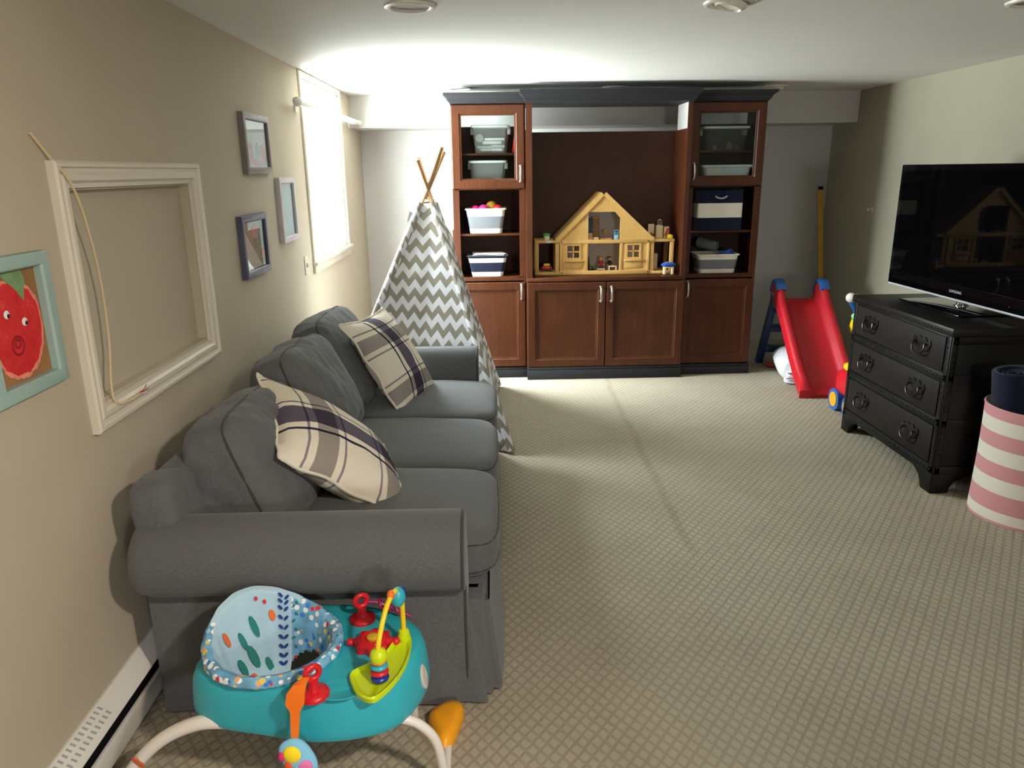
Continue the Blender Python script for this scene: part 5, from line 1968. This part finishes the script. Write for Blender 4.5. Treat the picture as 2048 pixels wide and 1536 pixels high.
for z0, z1 in ((0.628, 0.800), (0.398, 0.576), (0.151, 0.346)):
    b = B()
    b.box(DX - 0.010, DX + 0.002, DY0 + 0.042, DY1 - 0.042, z0, z1, 0.004)
    d = put('drawer', b, M_LEATHER, dr)
    for y in (DY0 + 0.23, DY1 - 0.23):
        bail(d, y, (z0 + z1) / 2 + 0.012)
b = B()
for zz in (0.602, 0.372, 0.125, 0.832):
    n_ = 34
    b = B()
    for i in range(n_):
        y = DY0 + 0.02 + (DY1 - DY0 - 0.04) * i / (n_ - 1)
        xx = DX - 0.0085 if zz < 0.8 else DX - 0.0185
        b.ball((xx, y, zz), 0.0035, 0.0055, 0.0055, n=8)
    put('nailhead_trim', b, M_BRONZE, dr)
for px_, py_, fl in ((DX - 0.0085, DY0 + 0.018, 0), (DX - 0.0085, DY1 - 0.018, 0), (DX + 0.013, DY0 - 0.0075, 1)):
    b = B()
    for i in range(24):
        b.ball((px_, py_, 0.14 + i * 0.028), 0.0055 if fl else 0.0035, 0.0035 if fl else 0.0055, 0.0055, n=8)
    put('nailhead_trim', b, M_BRONZE, dr)
# bracket feet: front ones carry a curved bracket
for y, s in ((DY0, 1), (DY1, -1)):
    MM = on_west(DX - 0.006, y, 0.0)
    pts = [(0, 0.0), (-s * 0.085, 0.0), (-s * 0.092, 0.03), (-s * 0.115, 0.062), (-s * 0.16, 0.085), (-s * 0.20, 0.105), (0, 0.105)]
    b = B()
    b.prism(pts, -0.035, 0.0, MM, 0, 0.002)
    MM = on_front(DX, DY0 - 0.006, 0.0) if s == 1 else on_front(DX, DY1 - 0.030, 0.0)
    pts = [(0, 0.0), (0.085, 0.0), (0.092, 0.03), (0.115, 0.062), (0.16, 0.085), (0.20, 0.105), (0, 0.105)]
    b.prism(pts, -0.035, 0.0, MM, 0, 0.002)
    put('foot', b, M_BLACKWOOD, dr, 30)
    b = B()
    b.box(DXB - 0.09, DXB, min(y, y + s * 0.035), max(y, y + s * 0.035), 0, 0.105, 0.003)
    put('foot', b, M_BLACKWOOD, dr)
b = B()
b.box(DX, DX + 0.02, DY0 + 0.18, DY1 - 0.18, 0.085, 0.106, 0.003)
put('apron', b, M_BLACKWOOD, dr)

# ------------------------------------------------------------------ television
TVR = radians(1.9)
tv = thing('television', 'large black flat-screen television standing on the dark dresser', 'television', (2.505, 3.95, DZ), TVR)
TW_, TZ0, TZ1 = 1.325, 0.048, 0.752
b = B()
b.box(-0.012, 0.035, -TW_ / 2, TW_ / 2, TZ0, TZ1, 0.006)
b.cushion(Matrix.Translation((0.045, 0, (TZ0 + TZ1) / 2)), 0.035, TW_ * 0.42, 0.28, 6, n=8)
put('housing', b, M_BLACK, tv, 40, local=True)
put('screen', B().box(-0.0145, -0.010, -TW_ / 2 + 0.030, TW_ / 2 - 0.030, TZ0 + 0.075, TZ1 - 0.032), M_SCREEN, tv, 0, local=True)
MB_ = N('glossy_black_bezel', 0.08, 0.25).color(lin(8, 8, 9)).m
b = B()
b.frame(TW_ - 0.004, TZ1 - TZ0 - 0.004, [(0, 0), (0, 0.003), (0.03, 0.003), (0.03, 0)], plane_m((-0.0125, 0, (TZ0 + TZ1) / 2), (0, -1, 0), (0, 0, 1)))
b.box(-0.0155, -0.0125, -TW_ / 2 + 0.004, TW_ / 2 - 0.004, TZ0 + 0.004, TZ0 + 0.074)
put('bezel', b, MB_, tv, 0, local=True)
put('trim_strip', B().box(-0.016, 0.030, -TW_ / 2, TW_ / 2, TZ0 - 0.010, TZ0 + 0.004, 0.004), clear_plastic('clear_acrylic_edge', (200, 200, 206), 0.8), tv, 40, local=True)
put('stand_base', B().box(-0.165, 0.135, -0.27, 0.27, 0.002, 0.012, 0.004), N('black_glass_base', 0.06, 0.5).color(lin(10, 10, 11)).m, tv, 40, local=True)
put('stand_neck', B().lathe([(0.036, 0.012), (0.036, 0.016), (0.026, 0.020), (0.026, 0.075), (0.0, 0.076)], Matrix.Translation((0.03, 0, 0)), 28, None, False), M_CHROME, tv, 40, local=True)
tc = bpy.data.curves.new('brand_lettering', 'FONT')
tc.body = 'SAMSUNG'
tc.size = 0.021
tc.align_x = 'CENTER'
tc.align_y = 'CENTER'
tc.extrude = 0.0004
tc.space_character = 1.15
_tmp = bpy.data.objects.new('lettering_curve', tc)
COL.objects.link(_tmp)
_me = bpy.data.meshes.new_from_object(_tmp.evaluated_get(bpy.context.evaluated_depsgraph_get()))
bpy.data.objects.remove(_tmp)
to = bpy.data.objects.new('brand_lettering', _me)
COL.objects.link(to)
to.parent = tv
to.matrix_local = plane_m((-0.0160, 0.0, TZ0 + 0.038), (0, -1, 0), (0, 0, 1))
_me.materials.clear()
_me.materials.append(paint('silver_lettering', (190, 190, 190), 0.4, 0.5, 0.0, 5, 0))
put('standby_light', B().cyl((-0.0165, -0.42, TZ0 + 0.03), (-0.0150, -0.42, TZ0 + 0.03), 0.003, 0.003, 10), M_RED, tv, 40, local=True)

# ------------------------------------------------------------------ striped basket with rolls
BX, BY, BR, BH = 2.478, 3.175, 0.218, 0.535
bs = thing('laundry_basket', 'pink and white striped round fabric basket beside the dresser', 'basket', (BX, BY, 0))
M_PINKC = cloth('dusty_pink_canvas', (206, 146, 149), 0.06, 0.92, 600)
NB = 44
hs = [0.0, 0.012, 0.060, 0.145, 0.215, 0.285, 0.355, 0.425, 0.490, BH]
cm = [1, 0, 1, 0, 1, 0, 1, 0, 1]
rings, mis = [], []
for i, h in enumerate(hs):
    rr = BR * (1.0 - 0.02 * sin(h / BH * pi))
    rings.append([(BX + rr * (1 + 0.008 * sin(3 * a + h * 6)) * cos(a), BY + rr * (1 + 0.008 * sin(3 * a + h * 6)) * sin(a), h + 0.001) for a in [2 * pi * k / NB for k in range(NB)]])
    if i:
        mis.append(cm[i - 1])
rings.append([(BX + (BR - 0.010) * cos(2 * pi * k / NB), BY + (BR - 0.010) * sin(2 * pi * k / NB), BH) for k in range(NB)])
mis.append(1)
rings.append([(BX + (BR - 0.012) * cos(2 * pi * k / NB), BY + (BR - 0.012) * sin(2 * pi * k / NB), 0.012) for k in range(NB)])
mis.append(0)
b = B()
b.loft(rings, True, True, True, mis)
put('basket_body', b, [M_CREAM, M_PINKC], bs, 40)
b = B()
b.torus((BX, BY, BH), BR - 0.004, 0.006, None, 44, 8)
put('rim', b, M_PINKC, bs)


def roll(label, p0, p1, r, m, name='rolled_mat', inner=0.3):
    p0, p1 = Vector(p0), Vector(p1)
    t = thing(name, label, 'rolled mat', p0)
    b = B()
    M = Matrix.Translation(p0) @ (p1 - p0).to_track_quat('Z', 'Y').to_matrix().to_4x4()
    L = (p1 - p0).length
    b.lathe([(r * 0.9, 0), (r, 0.006), (r, L - 0.006), (r * 0.94, L), (r * 0.78, L - 0.004), (r * 0.70, L - 0.04), (0.0, L - 0.05)], M, 30, None, True)
    put('outer_layer', b, m, t)
    b = B()
    sp = []
    for k in range(40):
        a = k * 0.42
        rr = r * (0.66 - 0.55 * k / 40)
        sp.append(M @ Vector((rr * cos(a), rr * sin(a), L - 0.018)))
    b.tube(sp, 0.006, 6, 2)
    put('coil', b, m, t)
    return t


roll('navy rolled-up mat standing in the pink striped basket', (2.44, 3.19, 0.02), (2.345, 3.20, 0.705), 0.088, M_NAVYCLOTH)
roll('tan roll standing beside the navy roll in the striped basket', (2.585, 3.13, 0.02), (2.600, 3.12, 0.63), 0.045, M_DOWEL)

# ------------------------------------------------------------------ baby activity centre
wk = thing('baby_activity_seat', 'teal baby activity seat with toys and fabric sling, in front of the sofa', 'baby seat', (-0.5, 1.72, 0))
base_out = [(-0.802, 1.715), (-0.795, 1.640), (-0.725, 1.582), (-0.592, 1.547), (-0.465, 1.519), (-0.348, 1.527), (-0.263, 1.565), (-0.214, 1.646), (-0.198, 1.74), (-0.218, 1.815), (-0.280, 1.878), (-0.37, 1.922), (-0.47, 1.938), (-0.60, 1.935), (-0.72, 1.89), (-0.785, 1.80)]


def smooth_loop(P, sub=5):
    P = [Vector((p[0], p[1], 0)) for p in P]
    N_ = len(P)
    out = []
    for i in range(N_):
        a, b_, c, d = P[i - 1], P[i], P[(i + 1) % N_], P[(i + 2) % N_]
        for k in range(sub):
            t = k / sub
            out.append(0.5 * ((2 * b_) + (c - a) * t + (2 * a - 5 * b_ + 4 * c - d) * t * t + (-a + 3 * b_ - 3 * c + d) * t ** 3))
    return out


OUT = smooth_loop(base_out)
DC = Vector((-0.50, 1.735, 0))
SC_ = Vector((-0.597, 1.712, 0))
ZD = 0.392
rings = []
for s, z in ((0.94, 0.275), (0.985, 0.262), (1.0, 0.268), (1.004, 0.285), (0.995, 0.325), (0.978, 0.360), (0.952, 0.380), (0.915, 0.390), (0.86, ZD), (0.80, ZD + 0.001)):
    rings.append([tuple((DC + (p - DC) * s)[:2]) + (z,) for p in OUT])
hole = []
for p in OUT:
    d_ = (p - DC)
    a = math.atan2(p.y - SC_.y, p.x - SC_.x)
    hole.append((SC_.x + 0.150 * cos(a), SC_.y + 0.142 * sin(a), ZD + 0.003))
rings.append([(h[0] * 0.75 + r[0] * 0.25, h[1] * 0.75 + r[1] * 0.25, ZD + 0.002) for h, r in zip(hole, rings[-1])])
rings.append(hole)
rings.append([(SC_.x + (h[0] - SC_.x) * 0.98, SC_.y + (h[1] - SC_.y) * 0.98, 0.33) for h in hole])
b = B()
b.loft(rings, False, False)
put('tray', b, M_TEAL, wk, 50)
# shallow cup hollow
b = B()
b.lathe([(0.052, 0.0045), (0.048, 0.0060), (0.042, 0.0035), (0.0, 0.0025)], Matrix.Translation((-0.395, 1.545, ZD - 0.004)) @ Matrix.Diagonal((1.1, 0.75, 1, 1)), 28, None, False)
put('cup_recess', b, M_TEAL, wk)

# fabric sling seat
NT = 72


def back_h(a):
    d = (a - radians(126) + pi) % (2 * pi) - pi
    return 0.082 * math.exp(-(d / radians(56)) ** 2)


def seat_ring(rx, ry, z, lift):
    r = []
    for k in range(NT):
        a = 2 * pi * k / NT
        pl = 1.0
        if 0.09 < rx < 0.145:
            pl += 0.020 * sin(15 * a + 0.5) * (0.6 + 0.4 * sin(4 * a))
        elif rx >= 0.145:
            pl += 0.006 * sin(19 * a)
        r.append((SC_.x + (rx + 0.012 * lift * back_h(a) / 0.08) * cos(a) * pl, SC_.y + ry * sin(a) * pl, z + lift * back_h(a)))
    return r


spec = [(0.172, 0.160, ZD + 0.001, 0.0), (0.179, 0.167, ZD + 0.010, 0.25), (0.178, 0.165, ZD + 0.022, 0.8), (0.165, 0.152, ZD + 0.030, 1.0), (0.150, 0.138, ZD + 0.024, 1.0), (0.142, 0.131, ZD + 0.005, 0.8),
        (0.134, 0.124, ZD - 0.025, 0.4), (0.124, 0.114, ZD - 0.06, 0.1), (0.108, 0.100, ZD - 0.10, 0), (0.082, 0.078, ZD - 0.128, 0), (0.05, 0.048, ZD - 0.138, 0), (0.012, 0.012, ZD - 0.14, 0)]
b = B()
FS = 5
fine = []
for i in range(len(spec) - 1):
    for q in range(FS):
        t = q / FS
        fine.append(tuple(a_ + (c_ - a_) * t for a_, c_ in zip(spec[i], spec[i + 1])))
fine.append(spec[-1])
NT = 144
rows = [[b.bm.verts.new(p) for p in seat_ring(*sp_)] for sp_ in fine]
for ii in range(len(rows) - 1):
    i = ii / FS
    for k in range(NT):
        a = 2 * pi * (k + 0.5) / NT
        # leg openings on the right and left of the sling floor
        da = (a - radians(46) + pi) % (2 * pi) - pi
        if (da / radians(40)) ** 2 + ((i - 8.7) / 1.55) ** 2 < 1:
            continue
        q = [rows[ii][k], rows[ii][(k + 1) % NT], rows[ii + 1][(k + 1) % NT], rows[ii + 1][k]]
        f = b.bm.faces.new(q)
        inner_pale = i >= 4 and radians(84) < a < radians(245)
        f.material_index = 1 if (inner_pale or (3 <= i < 4 and radians(75) < a < radians(170))) else 0
b.bm.faces.new(rows[-1])
seat = put('fabric_seat', b, [M_CONFETTI, M_SEATLIGHT], wk, 70)
sm = seat.modifiers.new('cloth', 'SOLIDIFY')
sm.thickness = 0.004
# printed sea-plants and spots on the inside of the sling


def on_seat(a, i_f):
    i = int(i_f)
    t = i_f - i
    def P(sp_):
        rx, ry, z, lift = sp_
        return Vector((SC_.x + (rx + 0.012 * lift * back_h(a) / 0.08) * cos(a), SC_.y + ry * sin(a), z + lift * back_h(a)))
    p = P(spec[i]).lerp(P(spec[i + 1]), t)
    n = (Vector((SC_.x, SC_.y, p.z + 0.03)) - p).normalized()
    return p, n


def leaf(b, a, i_f, L, W, ang):
    p, n = on_seat(a, i_f)
    q = n.to_track_quat('Z', 'Y').to_matrix().to_4x4()
    M = Matrix.Translation(p + n * 0.005) @ q @ Matrix.Rotation(ang, 4, 'Z')
    pts = [(L / 2 * cos(t), W / 2 * sin(t)) for t in [2 * pi * k / 10 for k in range(10)]]
    b.prism(pts, 0, 0.0012, M)


b = B()
for k in range(9):
    for s in (-1, 1):
        leaf(b, radians(92) + s * 0.055 + 0.01 * k, 4.1 + k * 0.52, 0.017, 0.008, s * 0.7 + pi / 2)
put('printed_seaweed', b, paint('navy_print', (38, 66, 140), 0.85), seat, 0)
b = B()
for k in range(7):
    leaf(b, radians(80) + (0.03 if k % 2 else -0.03), 4.2 + k * 0.5, 0.012, 0.006, 0.8 if k % 2 else 2.3)
M_FERN = paint('green_teal_print', (46, 130, 124), 0.85)
put('printed_fern', b, M_FERN, seat, 0)
for nm_, mm_, L_ in (('printed_weed', M_FERN, ((128, 6.0, 0.07, 0.018), (138, 7.4, 0.075, 0.024), (146, 6.4, 0.06, 0.016), (160, 7.6, 0.06, 0.022), (118, 8.2, 0.05, 0.016))),
                     ('printed_coral', paint('coral_print', (232, 116, 62), 0.85), ((106, 5.6, 0.034, 0.017), (168, 5.6, 0.05, 0.018), (152, 8.6, 0.03, 0.02))),
                     ('printed_dot', paint('red_print', (206, 60, 66), 0.85), ((120, 4.6, 0.013, 0.009), (112, 4.9, 0.014, 0.010)))):
    for a_, i_, L, W_ in L_:
        b = B()
        leaf(b, radians(a_), i_, L, W_, pi / 2 + 0.2)
        put(nm_, b, mm_, seat, 0)

# red toy loops
def loop_hook(x, y, lean, name='toy_post'):
    b = B()
    b.lathe([(0.0, 0.0), (0.036, 0.0), (0.037, 0.006), (0.033, 0.012), (0.016, 0.017), (0.011, 0.030), (0.013, 0.045), (0.0, 0.048)], Matrix.Translation((x, y, ZD - 0.001)), 26)
    M = Matrix.Translation((x, y, ZD + 0.062)) @ Matrix.Rotation(lean, 4, 'Z') @ Matrix.Rotation(radians(90), 4, 'X')
    b.torus((0, 0, 0), 0.017, 0.0075, M, 24, 10)
    return put(name, b, M_RED, wk, 50)


h1 = loop_hook(-0.452, 1.530, 0.6)
h2 = loop_hook(-0.388, 1.838, 0.5)
# orange strap with plush flower hanging over the front edge
st = B()
fx = -0.468
pth = [(-0.462, 1.506, 0.458), (-0.472, 1.492, 0.452), (-0.482, 1.486, 0.432), (-0.486, 1.485, 0.405), (-0.488, 1.487, 0.380), (-0.491, 1.484, 0.345), (-0.494, 1.480, 0.305)]
wd = [0.018, 0.030, 0.042, 0.044, 0.022, 0.020, 0.016]
rows_o = []
for p, w_ in zip(pth, wd):
    rows_o.append([(p[0] - w_ / 2, p[1] - 0.004, p[2]), (p[0] + w_ / 2, p[1] - 0.004, p[2]), (p[0] + w_ / 2, p[1] + 0.003, p[2]), (p[0] - w_ / 2, p[1] + 0.003, p[2])])
st.loft(rows_o)
strap = put('hanging_strap', st, paint('orange_felt', (240, 120, 30), 0.8), wk, 40)
MP = on_front(-0.488, 1.472, 0.262) @ Matrix.Rotation(radians(24), 4, 'Z')
pl = B()
pl.cushion(MP, 0.038, 0.056, 0.014, 2.5, (0, 0, 0.3), 12)
put('plush_flower', pl, paint('sky_blue_plush', (130, 196, 230), 0.9), strap)
pl = B()
pl.ball(MP @ Vector((0, 0.022, 0.012)), 0.022, 0.010, 0.024, MP.to_3x3().to_4x4() @ Matrix.Rotation(radians(90), 4, 'X').inverted() @ Matrix.Identity(4))
put('yellow_centre', pl, paint('yellow_plush', (250, 220, 40), 0.9), strap)
pl = B()
pl.ball(MP @ Vector((0.012, -0.018, 0.014)), 0.018, 0.008, 0.018)
put('pink_swirl', pl, paint('pink_plush', (226, 120, 176), 0.9), strap)
pl = B()
pl.ball(MP @ Vector((-0.022, -0.004, 0.011)), 0.012, 0.008, 0.022)
put('red_petal', pl, paint('coral_plush', (238, 84, 52), 0.9), strap)
pl = B()
pl.ball(MP @ Vector((-0.026, 0.026, 0.010)), 0.009, 0.007, 0.014)
put('magenta_petal', pl, paint('magenta_plush', (222, 50, 120), 0.9), strap)
# purple and red links on the far loop
b = B()
b.tube([(-0.370, 1.842, 0.448), (-0.345, 1.850, 0.440), (-0.315, 1.852, 0.425), (-0.285, 1.858, 0.405), (-0.255, 1.862, 0.385)], 0.006, 8, 4)
lk = put('link_strap', b, plastic('plum_plastic', (130, 40, 90), 0.35), wk)
b = B()
for p in ((-0.335, 1.852, 0.433), (-0.312, 1.854, 0.424), (-0.290, 1.857, 0.412)):
    b.torus(p, 0.013, 0.004, Matrix.Rotation(radians(70), 4, 'Y'), 18, 8)
put('link_ring', b, plastic('wine_plastic', (150, 30, 70), 0.35), lk)

# red spinner
b = B()
gc = (-0.338, 1.714)
pts = []
for k in range(72):
    a = 2 * pi * k / 72
    rr = 0.048 + 0.0055 * cos(8 * a)
    pts.append((rr * cos(a), rr * 0.92 * sin(a)))
MG = Matrix.Translation((gc[0], gc[1], ZD - 0.002))
b.prism(pts, 0, 0.028, MG, 0, 0.005)
for k in (0, 3):
    a = k * pi / 3
    b.ball((gc[0] + 0.060 * cos(a), gc[1] + 0.054 * sin(a), ZD + 0.016), 0.011, 0.011, 0.010)
b.torus((gc[0], gc[1], ZD + 0.026), 0.028, 0.006, None, 28, 8)
sp_ = put('spinner', b, M_RED, wk, 40)
b = B()
b.lathe([(0.0, 0.022), (0.016, 0.022), (0.017, 0.032), (0.012, 0.036), (0.0, 0.037)], Matrix.Translation((gc[0], gc[1], ZD)), 22)
put('gold_button', b, plastic('gold_plastic', (206, 168, 48), 0.3), sp_)

# lime tray with bead arch
lime = smooth_loop([(-0.372, 1.592), (-0.362, 1.545), (-0.340, 1.510), (-0.306, 1.494), (-0.276, 1.530), (-0.250, 1.590), (-0.238, 1.660), (-0.240, 1.722), (-0.256, 1.742), (-0.276, 1.730), (-0.292, 1.690), (-0.312, 1.640)], 4)
lc = Vector((-0.300, 1.61, 0))
b = B()
rings = []
for s, z in ((0.90, ZD - 0.004), (1.0, ZD), (1.03, ZD + 0.014), (1.0, ZD + 0.018), (0.92, ZD + 0.015), (0.84, ZD + 0.007), (0.3, ZD + 0.006)):
    rings.append([tuple((lc + (p - lc) * s)[:2]) + (z,) for p in lime])
b.loft(rings)
lt_ = put('bead_tray', b, M_LIME, wk, 40)
A0, A1 = Vector((-0.299, 1.566, ZD + 0.004)), Vector((-0.258, 1.726, ZD + 0.004))
b = B()
b.tube([A0, A0 + Vector((0, 0, 0.07)), A0 + Vector((0.003, 0.004, 0.115)), Vector((-0.281, 1.622, ZD + 0.178)), Vector((-0.266, 1.672, ZD + 0.190)), Vector((-0.258, 1.716, ZD + 0.150)), A1 + Vector((0, 0, 0.08)), A1], 0.0066, 10, 5)
put('bead_arch', b, M_YELLOW, lt_)
for z, r, h, m in ((0.012, 0.023, 0.011, M_BLUEBEAD), (0.029, 0.023, 0.010, M_RED), (0.045, 0.022, 0.010, M_TEAL), (0.059, 0.020, 0.006, M_ORANGE)):
    b = B()
    b.ball((A0.x, A0.y, ZD + z + 0.006), r, r, h)
    put('bead', b, m, lt_)
b = B()
b.lathe([(0.0, 0.0), (0.019, 0.002), (0.022, 0.014), (0.017, 0.027), (0.007, 0.033), (0.0, 0.034)], Matrix.Translation((A0.x, A0.y, ZD + 0.066)), 20)
put('bead', b, M_LIME, lt_)
b = B()
b.lathe([(0.0, 0.0), (0.012, 0.0), (0.017, 0.018), (0.013, 0.034), (0.0, 0.040)], Matrix.Translation((A1.x, A1.y, ZD + 0.006)), 20)
put('bead', b, M_LIME, lt_)
b = B()
b.ball((-0.262, 1.684, ZD + 0.166), 0.020, 0.022, 0.027)
put('bead', b, M_TEAL, lt_)
b = B()
b.ball((-0.256, 1.706, ZD + 0.160), 0.013, 0.018, 0.022)
put('bead', b, M_BLUEBEAD, lt_)
b = B()
b.ball((-0.274, 1.650, ZD + 0.192), 0.010, 0.012, 0.013)
put('bead', b, M_ORANGE, lt_)
# speaker grille on the right rim
Mg = plane_m((-0.207, 1.668, 0.315), (0.17, 0.985, 0), (-0.25, 0.05, 0.968))
b = B()
b.lathe([(0.0, 0.004), (0.020, 0.005), (0.024, 0.002), (0.024, -0.012), (0.0, -0.012)], plane_m((-0.2065, 1.680, 0.322), (0.168, 0.986, 0.0), (-0.178, 0.030, 0.983)) @ Matrix.Diagonal((0.85, 1.5, 1, 1)), 26)
put('speaker_grille', b, plastic('pale_grey_grille', (196, 192, 182), 0.6), wk)
# white tube legs
MW = plastic('white_powder_coated_tube', (226, 222, 216), 0.4)
LEGS = [
    [(-0.560, 1.600, 0.268), (-0.600, 1.585, 0.266), (-0.70, 1.595, 0.270), (-0.785, 1.600, 0.258), (-0.875, 1.600, 0.212), (-0.955, 1.595, 0.130), (-1.005, 1.580, 0.040), (-1.012, 1.54, 0.017), (-1.005, 1.42, 0.017), (-0.99, 1.28, 0.017)],
    [(-0.300, 1.610, 0.268), (-0.262, 1.598, 0.262), (-0.215, 1.600, 0.240), (-0.176, 1.610, 0.180), (-0.160, 1.622, 0.080), (-0.158, 1.640, 0.022), (-0.158, 1.69, 0.015), (-0.16, 1.80, 0.016), (-0.16, 1.86, 0.016)],
]
for i, P in enumerate(LEGS):
    b = B()
    b.tube(P, (lambda t: 0.021 - 0.004 * min(1, 2 * t)) if i == 0 else 0.0125, 14, 6)
    o = put('leg', b, MW, wk)
    if i == 0:
        b = B()
        p = Vector((-0.930, 1.581, 0.163))
        b.cushion(Matrix.Translation(p) @ Matrix.Rotation(radians(52), 4, 'Y'), 0.020, 0.003, 0.007, 3, n=6)
        put('release_button', b, plastic('rust_plastic', (190, 92, 50), 0.5), o)
b = B()
pts = [(-0.196, 1.790), (-0.178, 1.755), (-0.150, 1.765), (-0.122, 1.865), (-0.118, 1.915), (-0.140, 1.940), (-0.175, 1.935), (-0.215, 1.900), (-0.222, 1.870)]
pl_ = smooth_loop(pts, 4)
cc = Vector((-0.165, 1.86, 0))
b.loft([[tuple((cc + (p - cc) * s)[:2]) + (z,) for p in pl_] for s, z in ((0.94, 0.001), (1.0, 0.006), (0.98, 0.026), (0.86, 0.044), (0.55, 0.052))])
put('foot_pad', b, M_AMBER, wk, 50, 'amber foot pad')
b = B()
b.tube([(-0.66, 1.86, 0.27), (-0.72, 1.89, 0.19), (-0.76, 1.90, 0.06), (-0.765, 1.90, 0.013)], 0.0125, 12, 5)
put('leg', b, MW, wk)
b = B()
b.tube([(-0.36, 1.86, 0.27), (-0.30, 1.89, 0.19), (-0.27, 1.90, 0.06), (-0.268, 1.90, 0.013)], 0.0125, 12, 5)
put('leg', b, MW, wk)
